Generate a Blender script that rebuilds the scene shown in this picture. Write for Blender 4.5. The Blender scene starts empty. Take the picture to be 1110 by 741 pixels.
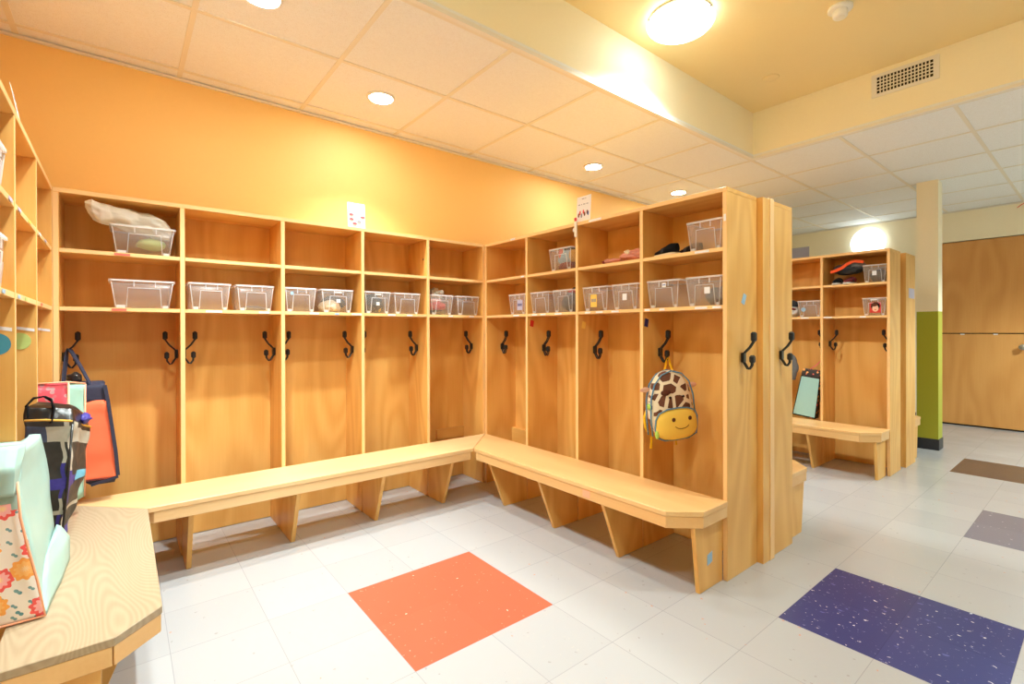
import bpy, bmesh, math, random
from math import sin, cos, pi, radians
from mathutils import Vector, Matrix, noise

SC = bpy.context.scene
COL = SC.collection
random.seed(7)

# ------------------------------------------------------------------ dimensions (metres)
W = 2.275            # the back run of lockers spans x = -W .. 0, its front at y = 0
H = 1.719            # locker height
Z1 = 1.4585          # top of the upper shelf
Z2 = 1.2047          # top of the lower shelf
HB = 0.352           # bench height
D = 0.278            # locker depth
T = 0.020            # board thickness
TILE = 0.3025
ZC = 2.456           # suspended ceiling
ZU = 2.815           # raised ceiling

# ------------------------------------------------------------------ materials
def lin(c):
    return tuple(((v/255)/12.92 if v/255 <= 0.04045 else ((v/255+0.055)/1.055)**2.4) for v in c)

def rgba(c):
    return (*lin(c), 1.0)

class NT:
    def __init__(s, name):
        s.m = bpy.data.materials.new(name); s.m.use_nodes = True
        s.t = s.m.node_tree; s.b = s.t.nodes['Principled BSDF']; s.out = s.t.nodes['Material Output']
    def n(s, typ, **kw):
        nd = s.t.nodes.new(typ)
        for k, v in kw.items():
            if k in nd.inputs.keys(): nd.inputs[k].default_value = v
            else: setattr(nd, k, v)
        return nd
    def l(s, a, b): s.t.links.new(a, b)
    def math(s, op, a, b=None, c=None):
        nd = s.t.nodes.new('ShaderNodeMath'); nd.operation = op
        for i, v in enumerate((a, b, c)):
            if v is None: continue
            if isinstance(v, (int, float)): nd.inputs[i].default_value = v
            else: s.l(v, nd.inputs[i])
        return nd.outputs[0]
    def mix(s, f, a, b, mode='MIX'):
        nd = s.t.nodes.new('ShaderNodeMix'); nd.data_type = 'RGBA'; nd.blend_type = mode
        for k, v in (('Factor', f), ('A', a), ('B', b)):
            sock = [i for i in nd.inputs if i.name == k and (i.type == 'RGBA' if k != 'Factor' else i.type == 'VALUE')][0]
            if isinstance(v, (int, float)): sock.default_value = v
            elif isinstance(v, tuple): sock.default_value = v
            else: s.l(v, sock)
        return [o for o in nd.outputs if o.type == 'RGBA'][0]
    def ramp(s, f, stops, interp='LINEAR'):
        nd = s.t.nodes.new('ShaderNodeValToRGB'); nd.color_ramp.interpolation = interp
        cr = nd.color_ramp
        while len(cr.elements) < len(stops): cr.elements.new(0.5)
        for e, (p, c) in zip(cr.elements, stops):
            e.position = p; e.color = c if len(c) == 4 else (*c, 1)
        s.l(f, nd.inputs[0]); return nd.outputs[0]
    def obj(s, scale=(1, 1, 1), kind='Object', loc=(0, 0, 0)):
        tc = s.n('ShaderNodeTexCoord'); mp = s.n('ShaderNodeMapping')
        mp.inputs['Scale'].default_value = scale; mp.inputs['Location'].default_value = loc
        s.l(tc.outputs[kind], mp.inputs[0]); return mp.outputs[0]

def plain(name, c, rough=0.5, spec=0.4, metal=0.0, bump=0.0, bscale=200, vary=0.0):
    k = NT(name)
    base = rgba(c)
    k.b.inputs['Roughness'].default_value = rough
    k.b.inputs['Specular IOR Level'].default_value = spec
    k.b.inputs['Metallic'].default_value = metal
    nz = k.n('ShaderNodeTexNoise', Scale=bscale, Detail=3.0)
    k.l(k.obj(), nz.inputs['Vector'])
    d = tuple(v*(1-max(vary, 0.03)) for v in base[:3])+(1,)
    k.l(k.mix(nz.outputs[0], base, d), k.b.inputs['Base Color'])
    if bump:
        bp = k.n('ShaderNodeBump', Strength=bump, Distance=0.002)
        k.l(nz.outputs[0], bp.inputs['Height']); k.l(bp.outputs[0], k.b.inputs['Normal'])
    return k.m

def wood(name, axis, light=(236, 188, 110), dark=(210, 148, 70), amp=1.0, rough=0.38, rings=58, spread=1.0):
    """birch plywood: slow contour figure stretched along the grain, plus fine fibres"""
    k = NT(name)
    s = [3.2, 3.2, 3.2]; s['xyz'.index(axis)] = 0.75
    info = k.n('ShaderNodeObjectInfo')
    v = k.obj(tuple(s))
    add = k.n('ShaderNodeVectorMath', operation='ADD'); k.l(v, add.inputs[0])
    cmb = k.n('ShaderNodeCombineXYZ')
    r = k.math('MULTIPLY', info.outputs['Random'], 37.0)
    for i in range(3): k.l(r, cmb.inputs[i])
    k.l(cmb.outputs[0], add.inputs[1])
    nz = k.n('ShaderNodeTexNoise', Scale=1.0*spread, Detail=1.5, Roughness=0.4)
    k.l(add.outputs[0], nz.inputs['Vector'])
    f = k.math('MULTIPLY', nz.outputs[0], float(rings*6.283/6))
    f = k.math('SINE', f); f = k.math('MULTIPLY_ADD', f, 0.5, 0.5)
    s2 = [90, 90, 90]; s2['xyz'.index(axis)] = 3.5
    nz2 = k.n('ShaderNodeTexNoise', Scale=1.0, Detail=4.0, Roughness=0.6); k.l(k.obj(tuple(s2)), nz2.inputs['Vector'])
    nz3 = k.n('ShaderNodeTexNoise', Scale=0.6, Detail=2.0); k.l(add.outputs[0], nz3.inputs['Vector'])
    g = k.math('MULTIPLY', f, 0.38*amp)
    g = k.math('MULTIPLY_ADD', nz2.outputs[0], 0.45*amp, g)
    g = k.math('MULTIPLY_ADD', nz3.outputs[0], 0.5, g)
    g = k.math('SUBTRACT', g, 0.25)
    c = k.mix(g, rgba(light), rgba(dark)); k.t.nodes[-1].clamp_factor = True
    k.l(c, k.b.inputs['Base Color'])
    k.b.inputs['Roughness'].default_value = rough
    k.b.inputs['Specular IOR Level'].default_value = 0.35
    bp = k.n('ShaderNodeBump', Strength=0.05, Distance=0.001)
    k.l(nz2.outputs[0], bp.inputs['Height']); k.l(bp.outputs[0], k.b.inputs['Normal'])
    return k.m

M = {}
for ax in 'xyz':
    M['wood_'+ax] = wood('birch_plywood_'+ax, ax)
    M['edge_'+ax] = wood('birch_edge_band_'+ax, ax, (242, 202, 144), (230, 180, 118), 0.6, rings=12)
M['bench_x'] = wood('bench_maple_x', 'x', (234, 200, 150), (220, 176, 120), 1.0, 0.34, rings=22)
M['bench_y'] = wood('bench_maple_y', 'y', (234, 194, 136), (218, 166, 102), 1.0, 0.34, rings=22)
M['worn_y'] = wood('worn_bench_top', 'y', (180, 163, 136), (150, 130, 102), .85, 0.42, rings=620, spread=1.0)
M['door_wood'] = wood('door_veneer', 'z', (222, 166, 98), (200, 138, 70), 0.9, 0.4, rings=36)
M['wall_orange'] = plain('orange_wall_paint', (255, 212, 134), 0.55, 0.25, bscale=60, bump=0.03)
M['wall_cream'] = plain('cream_wall_paint', (252, 243, 212), 0.6, 0.25, bscale=60, bump=0.03)
M['ceil_upper'] = plain('tan_ceiling_paint', (244, 222, 166), 0.45, 0.3, bscale=60)
M['green_paint'] = plain('olive_green_paint', (176, 180, 56), 0.4, 0.4, bscale=60)
M['black_base'] = plain('black_rubber_base', (52, 54, 60), 0.5, 0.4)
M['white_trim'] = plain('white_ceiling_trim', (240, 236, 226), 0.5)
M['grid_trim'] = plain('ceiling_grid_enamel', (236, 230, 214), 0.5)
M['white_metal'] = plain('white_enamel', (238, 234, 224), 0.4)
M['steel'] = plain('brushed_steel', (190, 188, 184), 0.3, 0.5, 1.0)
M['hook'] = plain('black_hook_wire', (24, 23, 24), 0.35, 0.5)
M['rubber'] = plain('black_hook_rubber', (30, 30, 32), 0.5, 0.4)
M['dark'] = plain('dark_cavity', (40, 34, 26), 0.8)
M['paper'] = plain('white_paper', (236, 234, 236), 0.7, 0.2)
M['ink_red'] = plain('red_print', (216, 92, 96), 0.7, 0.2)
M['ink_grey'] = plain('grey_print', (140, 138, 146), 0.7, 0.2)
M['ink_brown'] = plain('brown_print', (120, 76, 52), 0.7, 0.2)
M['ink_blue'] = plain('blue_print', (92, 118, 178), 0.7, 0.2)
M['skin_print'] = plain('peach_print', (240, 190, 160), 0.7, 0.2)
M['st_red'] = plain('red_sticker', (206, 52, 40), 0.5)
M['st_pink'] = plain('coral_sticker', (236, 110, 92), 0.5)
M['st_salmon'] = plain('salmon_sticker', (250, 176, 140), 0.5)
M['st_navy'] = plain('navy_sticker', (42, 42, 104), 0.5)
M['st_yellow'] = plain('yellow_sticker', (242, 200, 96), 0.5)
M['st_blue'] = plain('light_blue_sticker', (150, 186, 214), 0.5)
M['st_teal'] = plain('teal_oval_card', (72, 148, 168), 0.5)
M['st_green'] = plain('pale_green_oval_card', (186, 204, 120), 0.5)
M['st_lav'] = plain('lavender_sticker', (186, 182, 206), 0.5)
M['coral'] = plain('coral_cloth', (252, 122, 84), 0.7, 0.2, bscale=30, bump=0.2)
M['navy'] = plain('navy_cloth', (62, 64, 84), 0.7, 0.2, bscale=90, bump=0.3, vary=.3)
M['mint'] = plain('mint_cloth', (166, 200, 193), 0.42, 0.35, bscale=20, bump=0.25)
M['mint2'] = plain('pale_mint_cloth', (156, 198, 184), 0.6, 0.2, bscale=20, bump=0.3)
M['blk_gloss'] = plain('black_shiny_cloth', (34, 32, 32), 0.28, 0.6, bscale=40, bump=0.8, vary=.4)
M['blk_cloth'] = plain('black_patch_cloth', (66, 62, 58), 0.5, 0.4, bscale=45, bump=0.7, vary=.5)
M['gry_patch'] = plain('grey_patch_cloth', (196, 192, 178), 0.5, 0.3, bscale=80, bump=0.3, vary=.2)
M['nvy_patch'] = plain('slate_patch_cloth', (84, 92, 118), 0.5, 0.3, bscale=80, bump=0.3, vary=.3)
M['vio_patch'] = plain('violet_patch_cloth', (74, 66, 158), 0.5, 0.3, bscale=80, bump=0.4, vary=.4)
M['cyn_patch'] = plain('cyan_patch_cloth', (112, 180, 206), 0.5, 0.3, bscale=80, bump=0.3, vary=.2)
M['g_yellow'] = plain('yellow_pocket_cloth', (240, 200, 88), 0.65, 0.2, bscale=120, bump=0.15)
M['g_yellow2'] = plain('yellow_strap_webbing', (232, 182, 30), 0.6, 0.2)
M['g_blue'] = plain('blue_piping', (98, 142, 172), 0.5, 0.3)
M['g_brown'] = plain('brown_felt', (92, 52, 36), 0.7, 0.2)
M['g_green'] = plain('lime_zip_tab', (176, 214, 96), 0.5)
M['g_pink'] = plain('pale_pink_felt', (226, 176, 150), 0.7, 0.2)
M['eye'] = plain('black_button', (18, 16, 16), 0.2, 0.6)
M['pink_cl'] = plain('dusty_pink_cloth', (222, 150, 132), 0.8, 0.1, bscale=60, bump=0.4, vary=.3)
M['hotpink'] = plain('hot_pink_strap', (240, 84, 130), 0.6, 0.2)
M['red_cl'] = plain('red_cloth', (212, 60, 60), 0.8, 0.1, bscale=60, bump=0.4, vary=.3)
M['rose_cl'] = plain('rose_cloth', (228, 92, 98), 0.8, 0.1, bscale=60, bump=0.4, vary=.3)
M['maroon_cl'] = plain('maroon_cloth', (140, 62, 66), 0.8, 0.1, bscale=60, bump=0.4, vary=.3)
M['blk_cl'] = plain('black_knit', (26, 25, 28), 0.85, 0.1, bscale=60, bump=0.6, vary=.4)
M['grey_cl'] = plain('grey_knit', (128, 128, 132), 0.85, 0.1, bscale=60, bump=0.5, vary=.3)
M['char_cl'] = plain('charcoal_knit', (72, 76, 82), 0.85, 0.1, bscale=60, bump=0.5, vary=.4)
M['skyblue_cl'] = plain('sky_blue_cloth', (156, 196, 214), 0.8, 0.1, bscale=60, bump=0.4, vary=.2)
M['mustard_cl'] = plain('mustard_cloth', (226, 176, 84), 0.8, 0.1, bscale=60, bump=0.4, vary=.2)
M['orange_cl'] = plain('bright_orange_cloth', (240, 96, 52), 0.7, 0.2, bscale=60, bump=0.3, vary=.2)
M['cream_cl'] = plain('cream_cloth', (226, 208, 178), 0.8, 0.1, bscale=60, bump=0.4, vary=.2)
M['white_cl'] = plain('white_cloth', (228, 226, 224), 0.8, 0.1, bscale=60, bump=0.4, vary=.1)
M['teal_cl'] = plain('pale_teal_cloth', (160, 204, 204), 0.55, 0.2, bscale=20, bump=0.15)

def emit(name, c, s):
    k = NT(name); k.t.nodes.remove(k.b)
    e = k.n('ShaderNodeEmission', Strength=s); e.inputs[0].default_value = rgba(c)
    k.l(e.outputs[0], k.out.inputs[0]); return k.m
M['lamp_can'] = emit('downlight_glow', (255, 252, 248), 175)
M['lamp_dome'] = emit('dome_glass_glow', (240, 255, 252), 11)
M['lamp_far'] = emit('wall_dome_glow', (244, 255, 253), 5)

def clear_plastic(name, tint, alpha, rough=0.3):
    k = NT(name); k.t.nodes.remove(k.b)
    tr = k.n('ShaderNodeBsdfTransparent'); tr.inputs[0].default_value = (0.985, 0.985, 0.985, 1)
    df = k.n('ShaderNodeBsdfDiffuse'); df.inputs[0].default_value = rgba(tint)
    tl = k.n('ShaderNodeBsdfTranslucent'); tl.inputs[0].default_value = rgba(tint)
    gl = k.n('ShaderNodeBsdfGlossy', Roughness=rough); gl.inputs[0].default_value = (1, 1, 1, 1)
    m0 = k.n('ShaderNodeMixShader'); m0.inputs[0].default_value = 0.4
    k.l(df.outputs[0], m0.inputs[1]); k.l(tl.outputs[0], m0.inputs[2])
    nz = k.n('ShaderNodeTexNoise', Scale=9.0); k.l(k.obj(), nz.inputs['Vector'])
    m1 = k.n('ShaderNodeMixShader'); k.l(k.math('MULTIPLY_ADD', nz.outputs[0], 0.1*alpha, alpha*.95), m1.inputs[0])
    k.l(tr.outputs[0], m1.inputs[1]); k.l(m0.outputs[0], m1.inputs[2])
    lw = k.n('ShaderNodeLayerWeight', Blend=0.12)
    m2 = k.n('ShaderNodeMixShader'); k.l(k.math('MULTIPLY', lw.outputs['Facing'], 0.35), m2.inputs[0])
    k.l(m1.outputs[0], m2.inputs[1]); k.l(gl.outputs[0], m2.inputs[2])
    k.l(m2.outputs[0], k.out.inputs[0]); return k.m
M['bin'] = clear_plastic('frosted_clear_plastic', (250, 248, 248), 0.14)
M['bin_rim'] = clear_plastic('thick_clear_plastic', (250, 250, 252), 0.6)
M['bag_white'] = clear_plastic('thin_white_plastic_film', (244, 238, 222), 0.88, 0.35)

def tile_mat(name, base, flecks, seam=0.72, fleck_scale=46, thr=0.13, vary=0.03, rough=0.22, stretch=(1, 1, 1)):
    k = NT(name)
    tc = k.n('ShaderNodeTexCoord'); sp = k.n('ShaderNodeSeparateXYZ'); k.l(tc.outputs['Object'], sp.inputs[0])
    cells = []; lines = []
    for i, off in ((0, -1.3145+TILE*40), (1, -0.8565+TILE*40)):
        q = k.math('DIVIDE', k.math('SUBTRACT', sp.outputs[i], off-TILE*80), TILE)
        fr = k.math('FRACT', q); fl = k.math('FLOOR', q); cells.append(fl)
        lines.append(k.math('LESS_THAN', k.math('ABSOLUTE', k.math('SUBTRACT', fr, 0.5)), 0.4962))
    inside = k.math('MULTIPLY', lines[0], lines[1])
    cb = k.n('ShaderNodeCombineXYZ'); k.l(cells[0], cb.inputs[0]); k.l(cells[1], cb.inputs[1])
    wn = k.n('ShaderNodeTexWhiteNoise'); k.l(cb.outputs[0], wn.inputs['Vector'])
    b = rgba(base)
    col = k.mix(wn.outputs['Value'], b, tuple(v*(1-vary*2) for v in b[:3])+(1,))
    vec = k.obj(stretch)
    for j, (fc, th, scl) in enumerate(flecks):
        wrp = k.n('ShaderNodeTexNoise', Scale=70.0); k.l(vec, wrp.inputs['Vector'])
        vm = k.n('ShaderNodeVectorMath', operation='MULTIPLY_ADD'); k.l(wrp.outputs['Color'], vm.inputs[0])
        vm.inputs[1].default_value = (0.02, 0.02, 0); k.l(vec, vm.inputs[2])
        vo = k.n('ShaderNodeTexVoronoi', Scale=float(scl)); k.l(vm.outputs[0], vo.inputs['Vector'])
        spc = k.n('ShaderNodeSeparateColor'); k.l(vo.outputs['Color'], spc.inputs[0])
        near = k.math('LESS_THAN', vo.outputs['Distance'], k.math('MULTIPLY', spc.outputs[1], 0.22))
        keep = k.math('GREATER_THAN', spc.outputs[0], 1-th)
        col = k.mix(k.math('MULTIPLY', near, keep), col, rgba(fc))
    dk = tuple(v*seam for v in b[:3])+(1,)
    col = k.mix(inside, dk, col)
    k.l(col, k.b.inputs['Base Color'])
    k.b.inputs['Roughness'].default_value = rough
    k.b.inputs['Specular IOR Level'].default_value = 0.45
    nz = k.n('ShaderNodeTexNoise', Scale=5.0, Detail=5.0); k.l(k.obj(), nz.inputs['Vector'])
    k.l(k.math('MULTIPLY_ADD', nz.outputs[0], 0.2, rough-0.1), k.b.inputs['Roughness'])
    return k.m
M['floor_white'] = tile_mat('white_vinyl_tile', (176, 177, 180), [((178, 176, 175), .5, 50), ((196, 150, 130), .06, 40), ((158, 156, 154), .14, 48)])
M['floor_orange'] = tile_mat('orange_vinyl_tile', (184, 98, 74), [((200, 128, 104), .4, 60), ((232, 210, 190), .05, 44)], seam=.97, vary=.02)
M['floor_blue'] = tile_mat('blue_vinyl_tile', (56, 64, 122), [((112, 120, 168), .7, 110), ((215, 218, 232), .42, 85), ((84, 92, 160), .6, 40)], seam=.7, vary=.08, stretch=(1, .55, 1))
M['floor_grey'] = tile_mat('grey_blue_vinyl_tile', (120, 120, 134), [((158, 158, 172), .5, 50)], seam=.85)
M['floor_taupe'] = tile_mat('brown_vinyl_tile', (82, 72, 70), [((106, 104, 98), .5, 50)], seam=.85)

def ceil_mat():
    k = NT('mineral_fibre_tile')
    vo = k.n('ShaderNodeTexVoronoi', Scale=170.0); k.l(k.obj(), vo.inputs['Vector'])
    nz = k.n('ShaderNodeTexNoise', Scale=60.0, Detail=4.0); k.l(k.obj(), nz.inputs['Vector'])
    pit = k.math('LESS_THAN', vo.outputs['Distance'], 0.22)
    c = k.mix(nz.outputs[0], rgba((246, 248, 248)), rgba((236, 238, 238)))
    c = k.mix(k.math('MULTIPLY', pit, .5), c, rgba((206, 190, 166)))
    k.l(c, k.b.inputs['Base Color']); k.b.inputs['Roughness'].default_value = 0.85
    return k.m
M['ceil_tile'] = ceil_mat()

def floral():
    k = NT('floral_print_cloth')
    v = k.obj((1, 1, 1))
    sp = k.n('ShaderNodeSeparateXYZ'); k.l(v, sp.inputs[0])
    cb = k.n('ShaderNodeCombineXYZ'); k.l(k.math('ADD', sp.outputs[0], k.math('MULTIPLY', sp.outputs[1], 0.7)), cb.inputs[0]); k.l(sp.outputs[2], cb.inputs[1])
    def layer(scale, rad, petals, amp, off):
        mp = k.n('ShaderNodeMapping'); mp.inputs['Location'].default_value = off; k.l(cb.outputs[0], mp.inputs[0])
        vo = k.n('ShaderNodeTexVoronoi', Scale=scale, Randomness=0.55); vo.voronoi_dimensions = '2D'; k.l(mp.outputs[0], vo.inputs['Vector'])
        df = k.n('ShaderNodeVectorMath', operation='SUBTRACT'); k.l(mp.outputs[0], df.inputs[0]); k.l(vo.outputs['Position'], df.inputs[1])
        s2 = k.n('ShaderNodeSeparateXYZ'); k.l(df.outputs[0], s2.inputs[0])
        an = k.math('ARCTAN2', s2.outputs[1], s2.outputs[0])
        wob = k.math('MULTIPLY', k.math('SINE', k.math('MULTIPLY', an, float(petals))), amp)
        d = k.math('ADD', vo.outputs['Distance'], wob)
        sc = k.n('ShaderNodeSeparateColor'); k.l(vo.outputs['Color'], sc.inputs[0])
        return d, sc, s2
    col = rgba((240, 236, 226))
    d, sc, s2 = layer(18.0, .2, 2, 0.06, (3, 1, 0))
    col = k.mix(k.math('LESS_THAN', d, 0.10), col, rgba((92, 150, 158)))
    d, sc, s2 = layer(26.0, .2, 2, 0.07, (7, 4, 0))
    col = k.mix(k.math('LESS_THAN', d, 0.12), col, rgba((120, 164, 166)))
    d, sc, s2 = layer(13.0, .3, 10, 0.035, (0.35, 0.2, 0))
    fl = k.mix(k.math('GREATER_THAN', sc.outputs[0], 0.5), rgba((250, 176, 86)), rgba((240, 96, 92)))
    fl2 = k.mix(k.math('LESS_THAN', d, 0.24), fl, k.mix(k.math('GREATER_THAN', sc.outputs[0], 0.5), rgba((252, 196, 116)), rgba((250, 184, 184))))
    fl3 = k.mix(k.math('LESS_THAN', d, 0.08), fl2, rgba((250, 214, 160)))
    col = k.mix(k.math('LESS_THAN', d, 0.36), col, fl3)
    k.l(col, k.b.inputs['Base Color']); k.b.inputs['Roughness'].default_value = 0.55
    return k.m
M['floral'] = floral()

def spots(name, ground, spot, scale, gap):
    k = NT(name)
    vo = k.n('ShaderNodeTexVoronoi', Scale=scale); vo.feature = 'DISTANCE_TO_EDGE'; k.l(k.obj(), vo.inputs['Vector'])
    c = k.mix(k.math('GREATER_THAN', vo.outputs['Distance'], gap), rgba(ground), rgba(spot))
    k.l(c, k.b.inputs['Base Color']); k.b.inputs['Roughness'].default_value = .7; return k.m
M['giraffe'] = spots('giraffe_print_cloth', (232, 218, 192), (104, 60, 40), 19.0, 0.14)

def mottled(name, cols, scale, thr=0.5):
    k = NT(name)
    vo = k.n('ShaderNodeTexVoronoi', Scale=scale, Randomness=1.0); k.l(k.obj(), vo.inputs['Vector'])
    sc = k.n('ShaderNodeSeparateColor'); k.l(vo.outputs['Color'], sc.inputs[0])
    keep = k.math('MULTIPLY', k.math('LESS_THAN', vo.outputs['Distance'], 0.42), k.math('GREATER_THAN', sc.outputs[0], thr))
    c = k.mix(k.math('GREATER_THAN', sc.outputs[1], .5), rgba(cols[1]), rgba(cols[2]))
    c = k.mix(keep, rgba(cols[0]), c)
    k.l(c, k.b.inputs['Base Color']); k.b.inputs['Roughness'].default_value = .6; return k.m
M['pink_print'] = mottled('pink_printed_cloth', [(236, 90, 104), (196, 150, 150), (220, 120, 126)], 60, .45)
M['blk_floral'] = mottled('black_floral_cloth', [(36, 26, 26), (240, 96, 84), (246, 170, 90)], 34, .6)

# ------------------------------------------------------------------ mesh helpers
def new_obj(name, bm, mats, parent=None, smooth=False, loc=None):
    me = bpy.data.meshes.new(name)
    bmesh.ops.recalc_face_normals(bm, faces=bm.faces)
    bm.to_mesh(me); bm.free()
    for m in (mats if isinstance(mats, (list, tuple)) else [mats]): me.materials.append(M[m] if isinstance(m, str) else m)
    if smooth:
        for p in me.polygons: p.use_smooth = True
    o = bpy.data.objects.new(name, me); COL.objects.link(o)
    if parent: o.parent = parent
    if loc: o.location = loc
    return o

def box(bm, x0, x1, y0, y1, z0, z1, mi=0, bev=0.0):
    vs = [bm.verts.new((x, y, z)) for x in (x0, x1) for y in (y0, y1) for z in (z0, z1)]
    fs = []
    for idx in ((0, 1, 3, 2), (4, 6, 7, 5), (0, 4, 5, 1), (2, 3, 7, 6), (0, 2, 6, 4), (1, 5, 7, 3)):
        f = bm.faces.new([vs[i] for i in idx]); f.material_index = mi; fs.append(f)
    if bev:
        es = list({e for f in fs for e in f.edges})
        r = bmesh.ops.bevel(bm, geom=es, offset=bev, segments=1, affect='EDGES')
        for f in r['faces']: f.material_index = mi
    return vs

def prism(bm, pts, z0, z1, mi=0, bev=0.0):
    a = [bm.verts.new((p[0], p[1], z0)) for p in pts]; b = [bm.verts.new((p[0], p[1], z1)) for p in pts]
    n = len(pts); fs = [bm.faces.new(a[::-1]), bm.faces.new(b)]
    for i in range(n): fs.append(bm.faces.new((a[i], a[(i+1) % n], b[(i+1) % n], b[i])))
    for f in fs: f.material_index = mi
    if bev:
        es = list({e for f in fs for e in f.edges})
        bmesh.ops.bevel(bm, geom=es, offset=bev, segments=1, affect='EDGES')

def tube(bm, pts, r, seg=8, mi=0, closed=False, flat=1.0):
    pts = [Vector(p) for p in pts]; n = len(pts); rings = []
    up = Vector((0, 0, 1)); prev = None
    for i, p in enumerate(pts):
        a = pts[i-1] if (i > 0 or closed) else p; b = pts[(i+1) % n] if (i < n-1 or closed) else p
        t = (b-a).normalized() if (b-a).length > 1e-9 else Vector((0, 0, 1))
        if prev is None:
            q = up if abs(t.dot(up)) < .9 else Vector((1, 0, 0)); u = t.cross(q).normalized()
        else: u = (prev - t*prev.dot(t)).normalized()
        prev = u; w = t.cross(u)
        rr = r[i] if isinstance(r, (list, tuple)) else r
        rings.append([bm.verts.new(p + (u*cos(k*2*pi/seg) + w*flat*sin(k*2*pi/seg))*rr) for k in range(seg)])
    m = n if closed else n-1
    for i in range(m):
        A, B = rings[i], rings[(i+1) % n]
        for k in range(seg):
            f = bm.faces.new((A[k], A[(k+1) % seg], B[(k+1) % seg], B[k])); f.material_index = mi; f.smooth = True
    if not closed:
        for R_ in (rings[0][::-1], rings[-1]): bm.faces.new(R_).material_index = mi

def strap(bm, pts, w, th, side, mi=0):
    """flat webbing along pts; side = width direction"""
    side = Vector(side).normalized(); pts = [Vector(p) for p in pts]; rings = []
    for i, p in enumerate(pts):
        a = pts[max(i-1, 0)]; b = pts[min(i+1, len(pts)-1)]; t = (b-a).normalized()
        nrm = t.cross(side).normalized(); s = nrm.cross(t).normalized()
        rings.append([bm.verts.new(p+s*w/2*sx+nrm*th/2*sy) for sx, sy in ((-1, -1), (1, -1), (1, 1), (-1, 1))])
    for i in range(len(rings)-1):
        for k in range(4):
            f = bm.faces.new((rings[i][k], rings[i][(k+1) % 4], rings[i+1][(k+1) % 4], rings[i+1][k])); f.material_index = mi
    bm.faces.new(rings[0][::-1]).material_index = mi; bm.faces.new(rings[-1]).material_index = mi

def disc(bm, c, r, z0, z1, seg=32, mi=0, r2=None):
    r2 = r if r2 is None else r2
    a = [bm.verts.new((c[0]+r*cos(i*2*pi/seg), c[1]+r*sin(i*2*pi/seg), z0)) for i in range(seg)]
    b = [bm.verts.new((c[0]+r2*cos(i*2*pi/seg), c[1]+r2*sin(i*2*pi/seg), z1)) for i in range(seg)]
    fs = [bm.faces.new(a[::-1]), bm.faces.new(b)]+[bm.faces.new((a[i], a[(i+1) % seg], b[(i+1) % seg], b[i])) for i in range(seg)]
    for f in fs: f.material_index = mi

def lathe(bm, prof, seg=32, mi=0, mat=None):
    """prof = [(r, z)]"""
    rings = []
    for r, z in prof:
        ring = []
        for i in range(seg):
            v = Vector((r*cos(i*2*pi/seg), r*sin(i*2*pi/seg), z))
            ring.append(bm.verts.new(mat @ v if mat else v))
        rings.append(ring)
    for A, B in zip(rings, rings[1:]):
        for i in range(seg):
            f = bm.faces.new((A[i], A[(i+1) % seg], B[(i+1) % seg], B[i])); f.material_index = mi; f.smooth = True
    bm.faces.new(rings[0][::-1]).material_index = mi; bm.faces.new(rings[-1]).material_index = mi

def blob(bm, c, s, seed=0, amp=.25, freq=1.6, sub=4, mi=0, flatz=None, rot=0.0):
    r = bmesh.ops.create_icosphere(bm, subdivisions=sub, radius=1.0)
    for v in r['verts']:
        p = v.co.copy()
        n1 = noise.fractal(p*freq+Vector((seed*3.1, seed, 0)), 0.9, 2.1, 4)
        rd = abs(noise.noise(p*freq*2.3+Vector((seed, 9, seed))))
        p = p*(1+amp*n1-amp*.5*rd)
        p = Vector((p.x*s[0], p.y*s[1], p.z*s[2]))
        p = Matrix.Rotation(rot, 3, 'Z') @ p
        p += Vector(c)
        if flatz is not None and p.z < flatz: p.z = flatz
        v.co = p
        for f in v.link_faces: f.material_index = mi; f.smooth = True

def soft_loft(bm, rings, per=8, rows=10, wr=.003, freq=9, seed=0, matf=None, cap=(True, True), smooth=True):
    """loft through polygons (same corner count), each edge subdivided, surface creased with noise"""
    nR = len(rings); nc = len(rings[0]); grid = []
    for i in range(nR-1):
        for j in range(rows + (1 if i == nR-2 else 0)):
            t = j/rows; row = []
            for k in range(nc):
                a0, a1 = Vector(rings[i][k]), Vector(rings[i][(k+1) % nc]); b0, b1 = Vector(rings[i+1][k]), Vector(rings[i+1][(k+1) % nc])
                for q in range(per):
                    s = q/per
                    p = a0.lerp(a1, s).lerp(b0.lerp(b1, s), t)
                    p += Vector((noise.noise(p*freq+Vector((seed, 0, 0))), noise.noise(p*freq+Vector((0, seed+5, 0))), .4*noise.noise(p*freq+Vector((0, 0, seed+9)))))*wr
                    row.append(bm.verts.new(p))
            grid.append((row, i+t))
    N = nc*per
    for (A, ta), (B, tb) in zip(grid, grid[1:]):
        for k in range(N):
            f = bm.faces.new((A[k], A[(k+1) % N], B[(k+1) % N], B[k])); f.smooth = smooth
            if matf: f.material_index = matf(k//per, (k % per+.5)/per, (ta+tb)/2)
    for on, (row, t), ti in ((cap[0], grid[0], 0), (cap[1], grid[-1], nR-1)):
        if on:
            f = bm.faces.new(row); f.smooth = False
            if matf: f.material_index = matf(-1, .5, ti)

# ------------------------------------------------------------------ object helpers
def tag(o, label, cat, group=None, kind=None):
    o['label'] = label; o['category'] = cat
    if group: o['group'] = group
    if kind: o['kind'] = kind
    return o

def thing(name, label, cat, loc=(0, 0, 0), rz=0.0, group=None):
    o = bpy.data.objects.new(name, None); COL.objects.link(o); o.empty_display_size = .05
    o.location = loc; o.rotation_euler = (0, 0, rz)
    return tag(o, label, cat, group)

def struct(name, bm, mats, label=None, parent=None, smooth=False):
    o = new_obj(name, bm, mats, parent, smooth); o['kind'] = 'structure'
    if label: o['label'] = label
    return o

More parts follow.
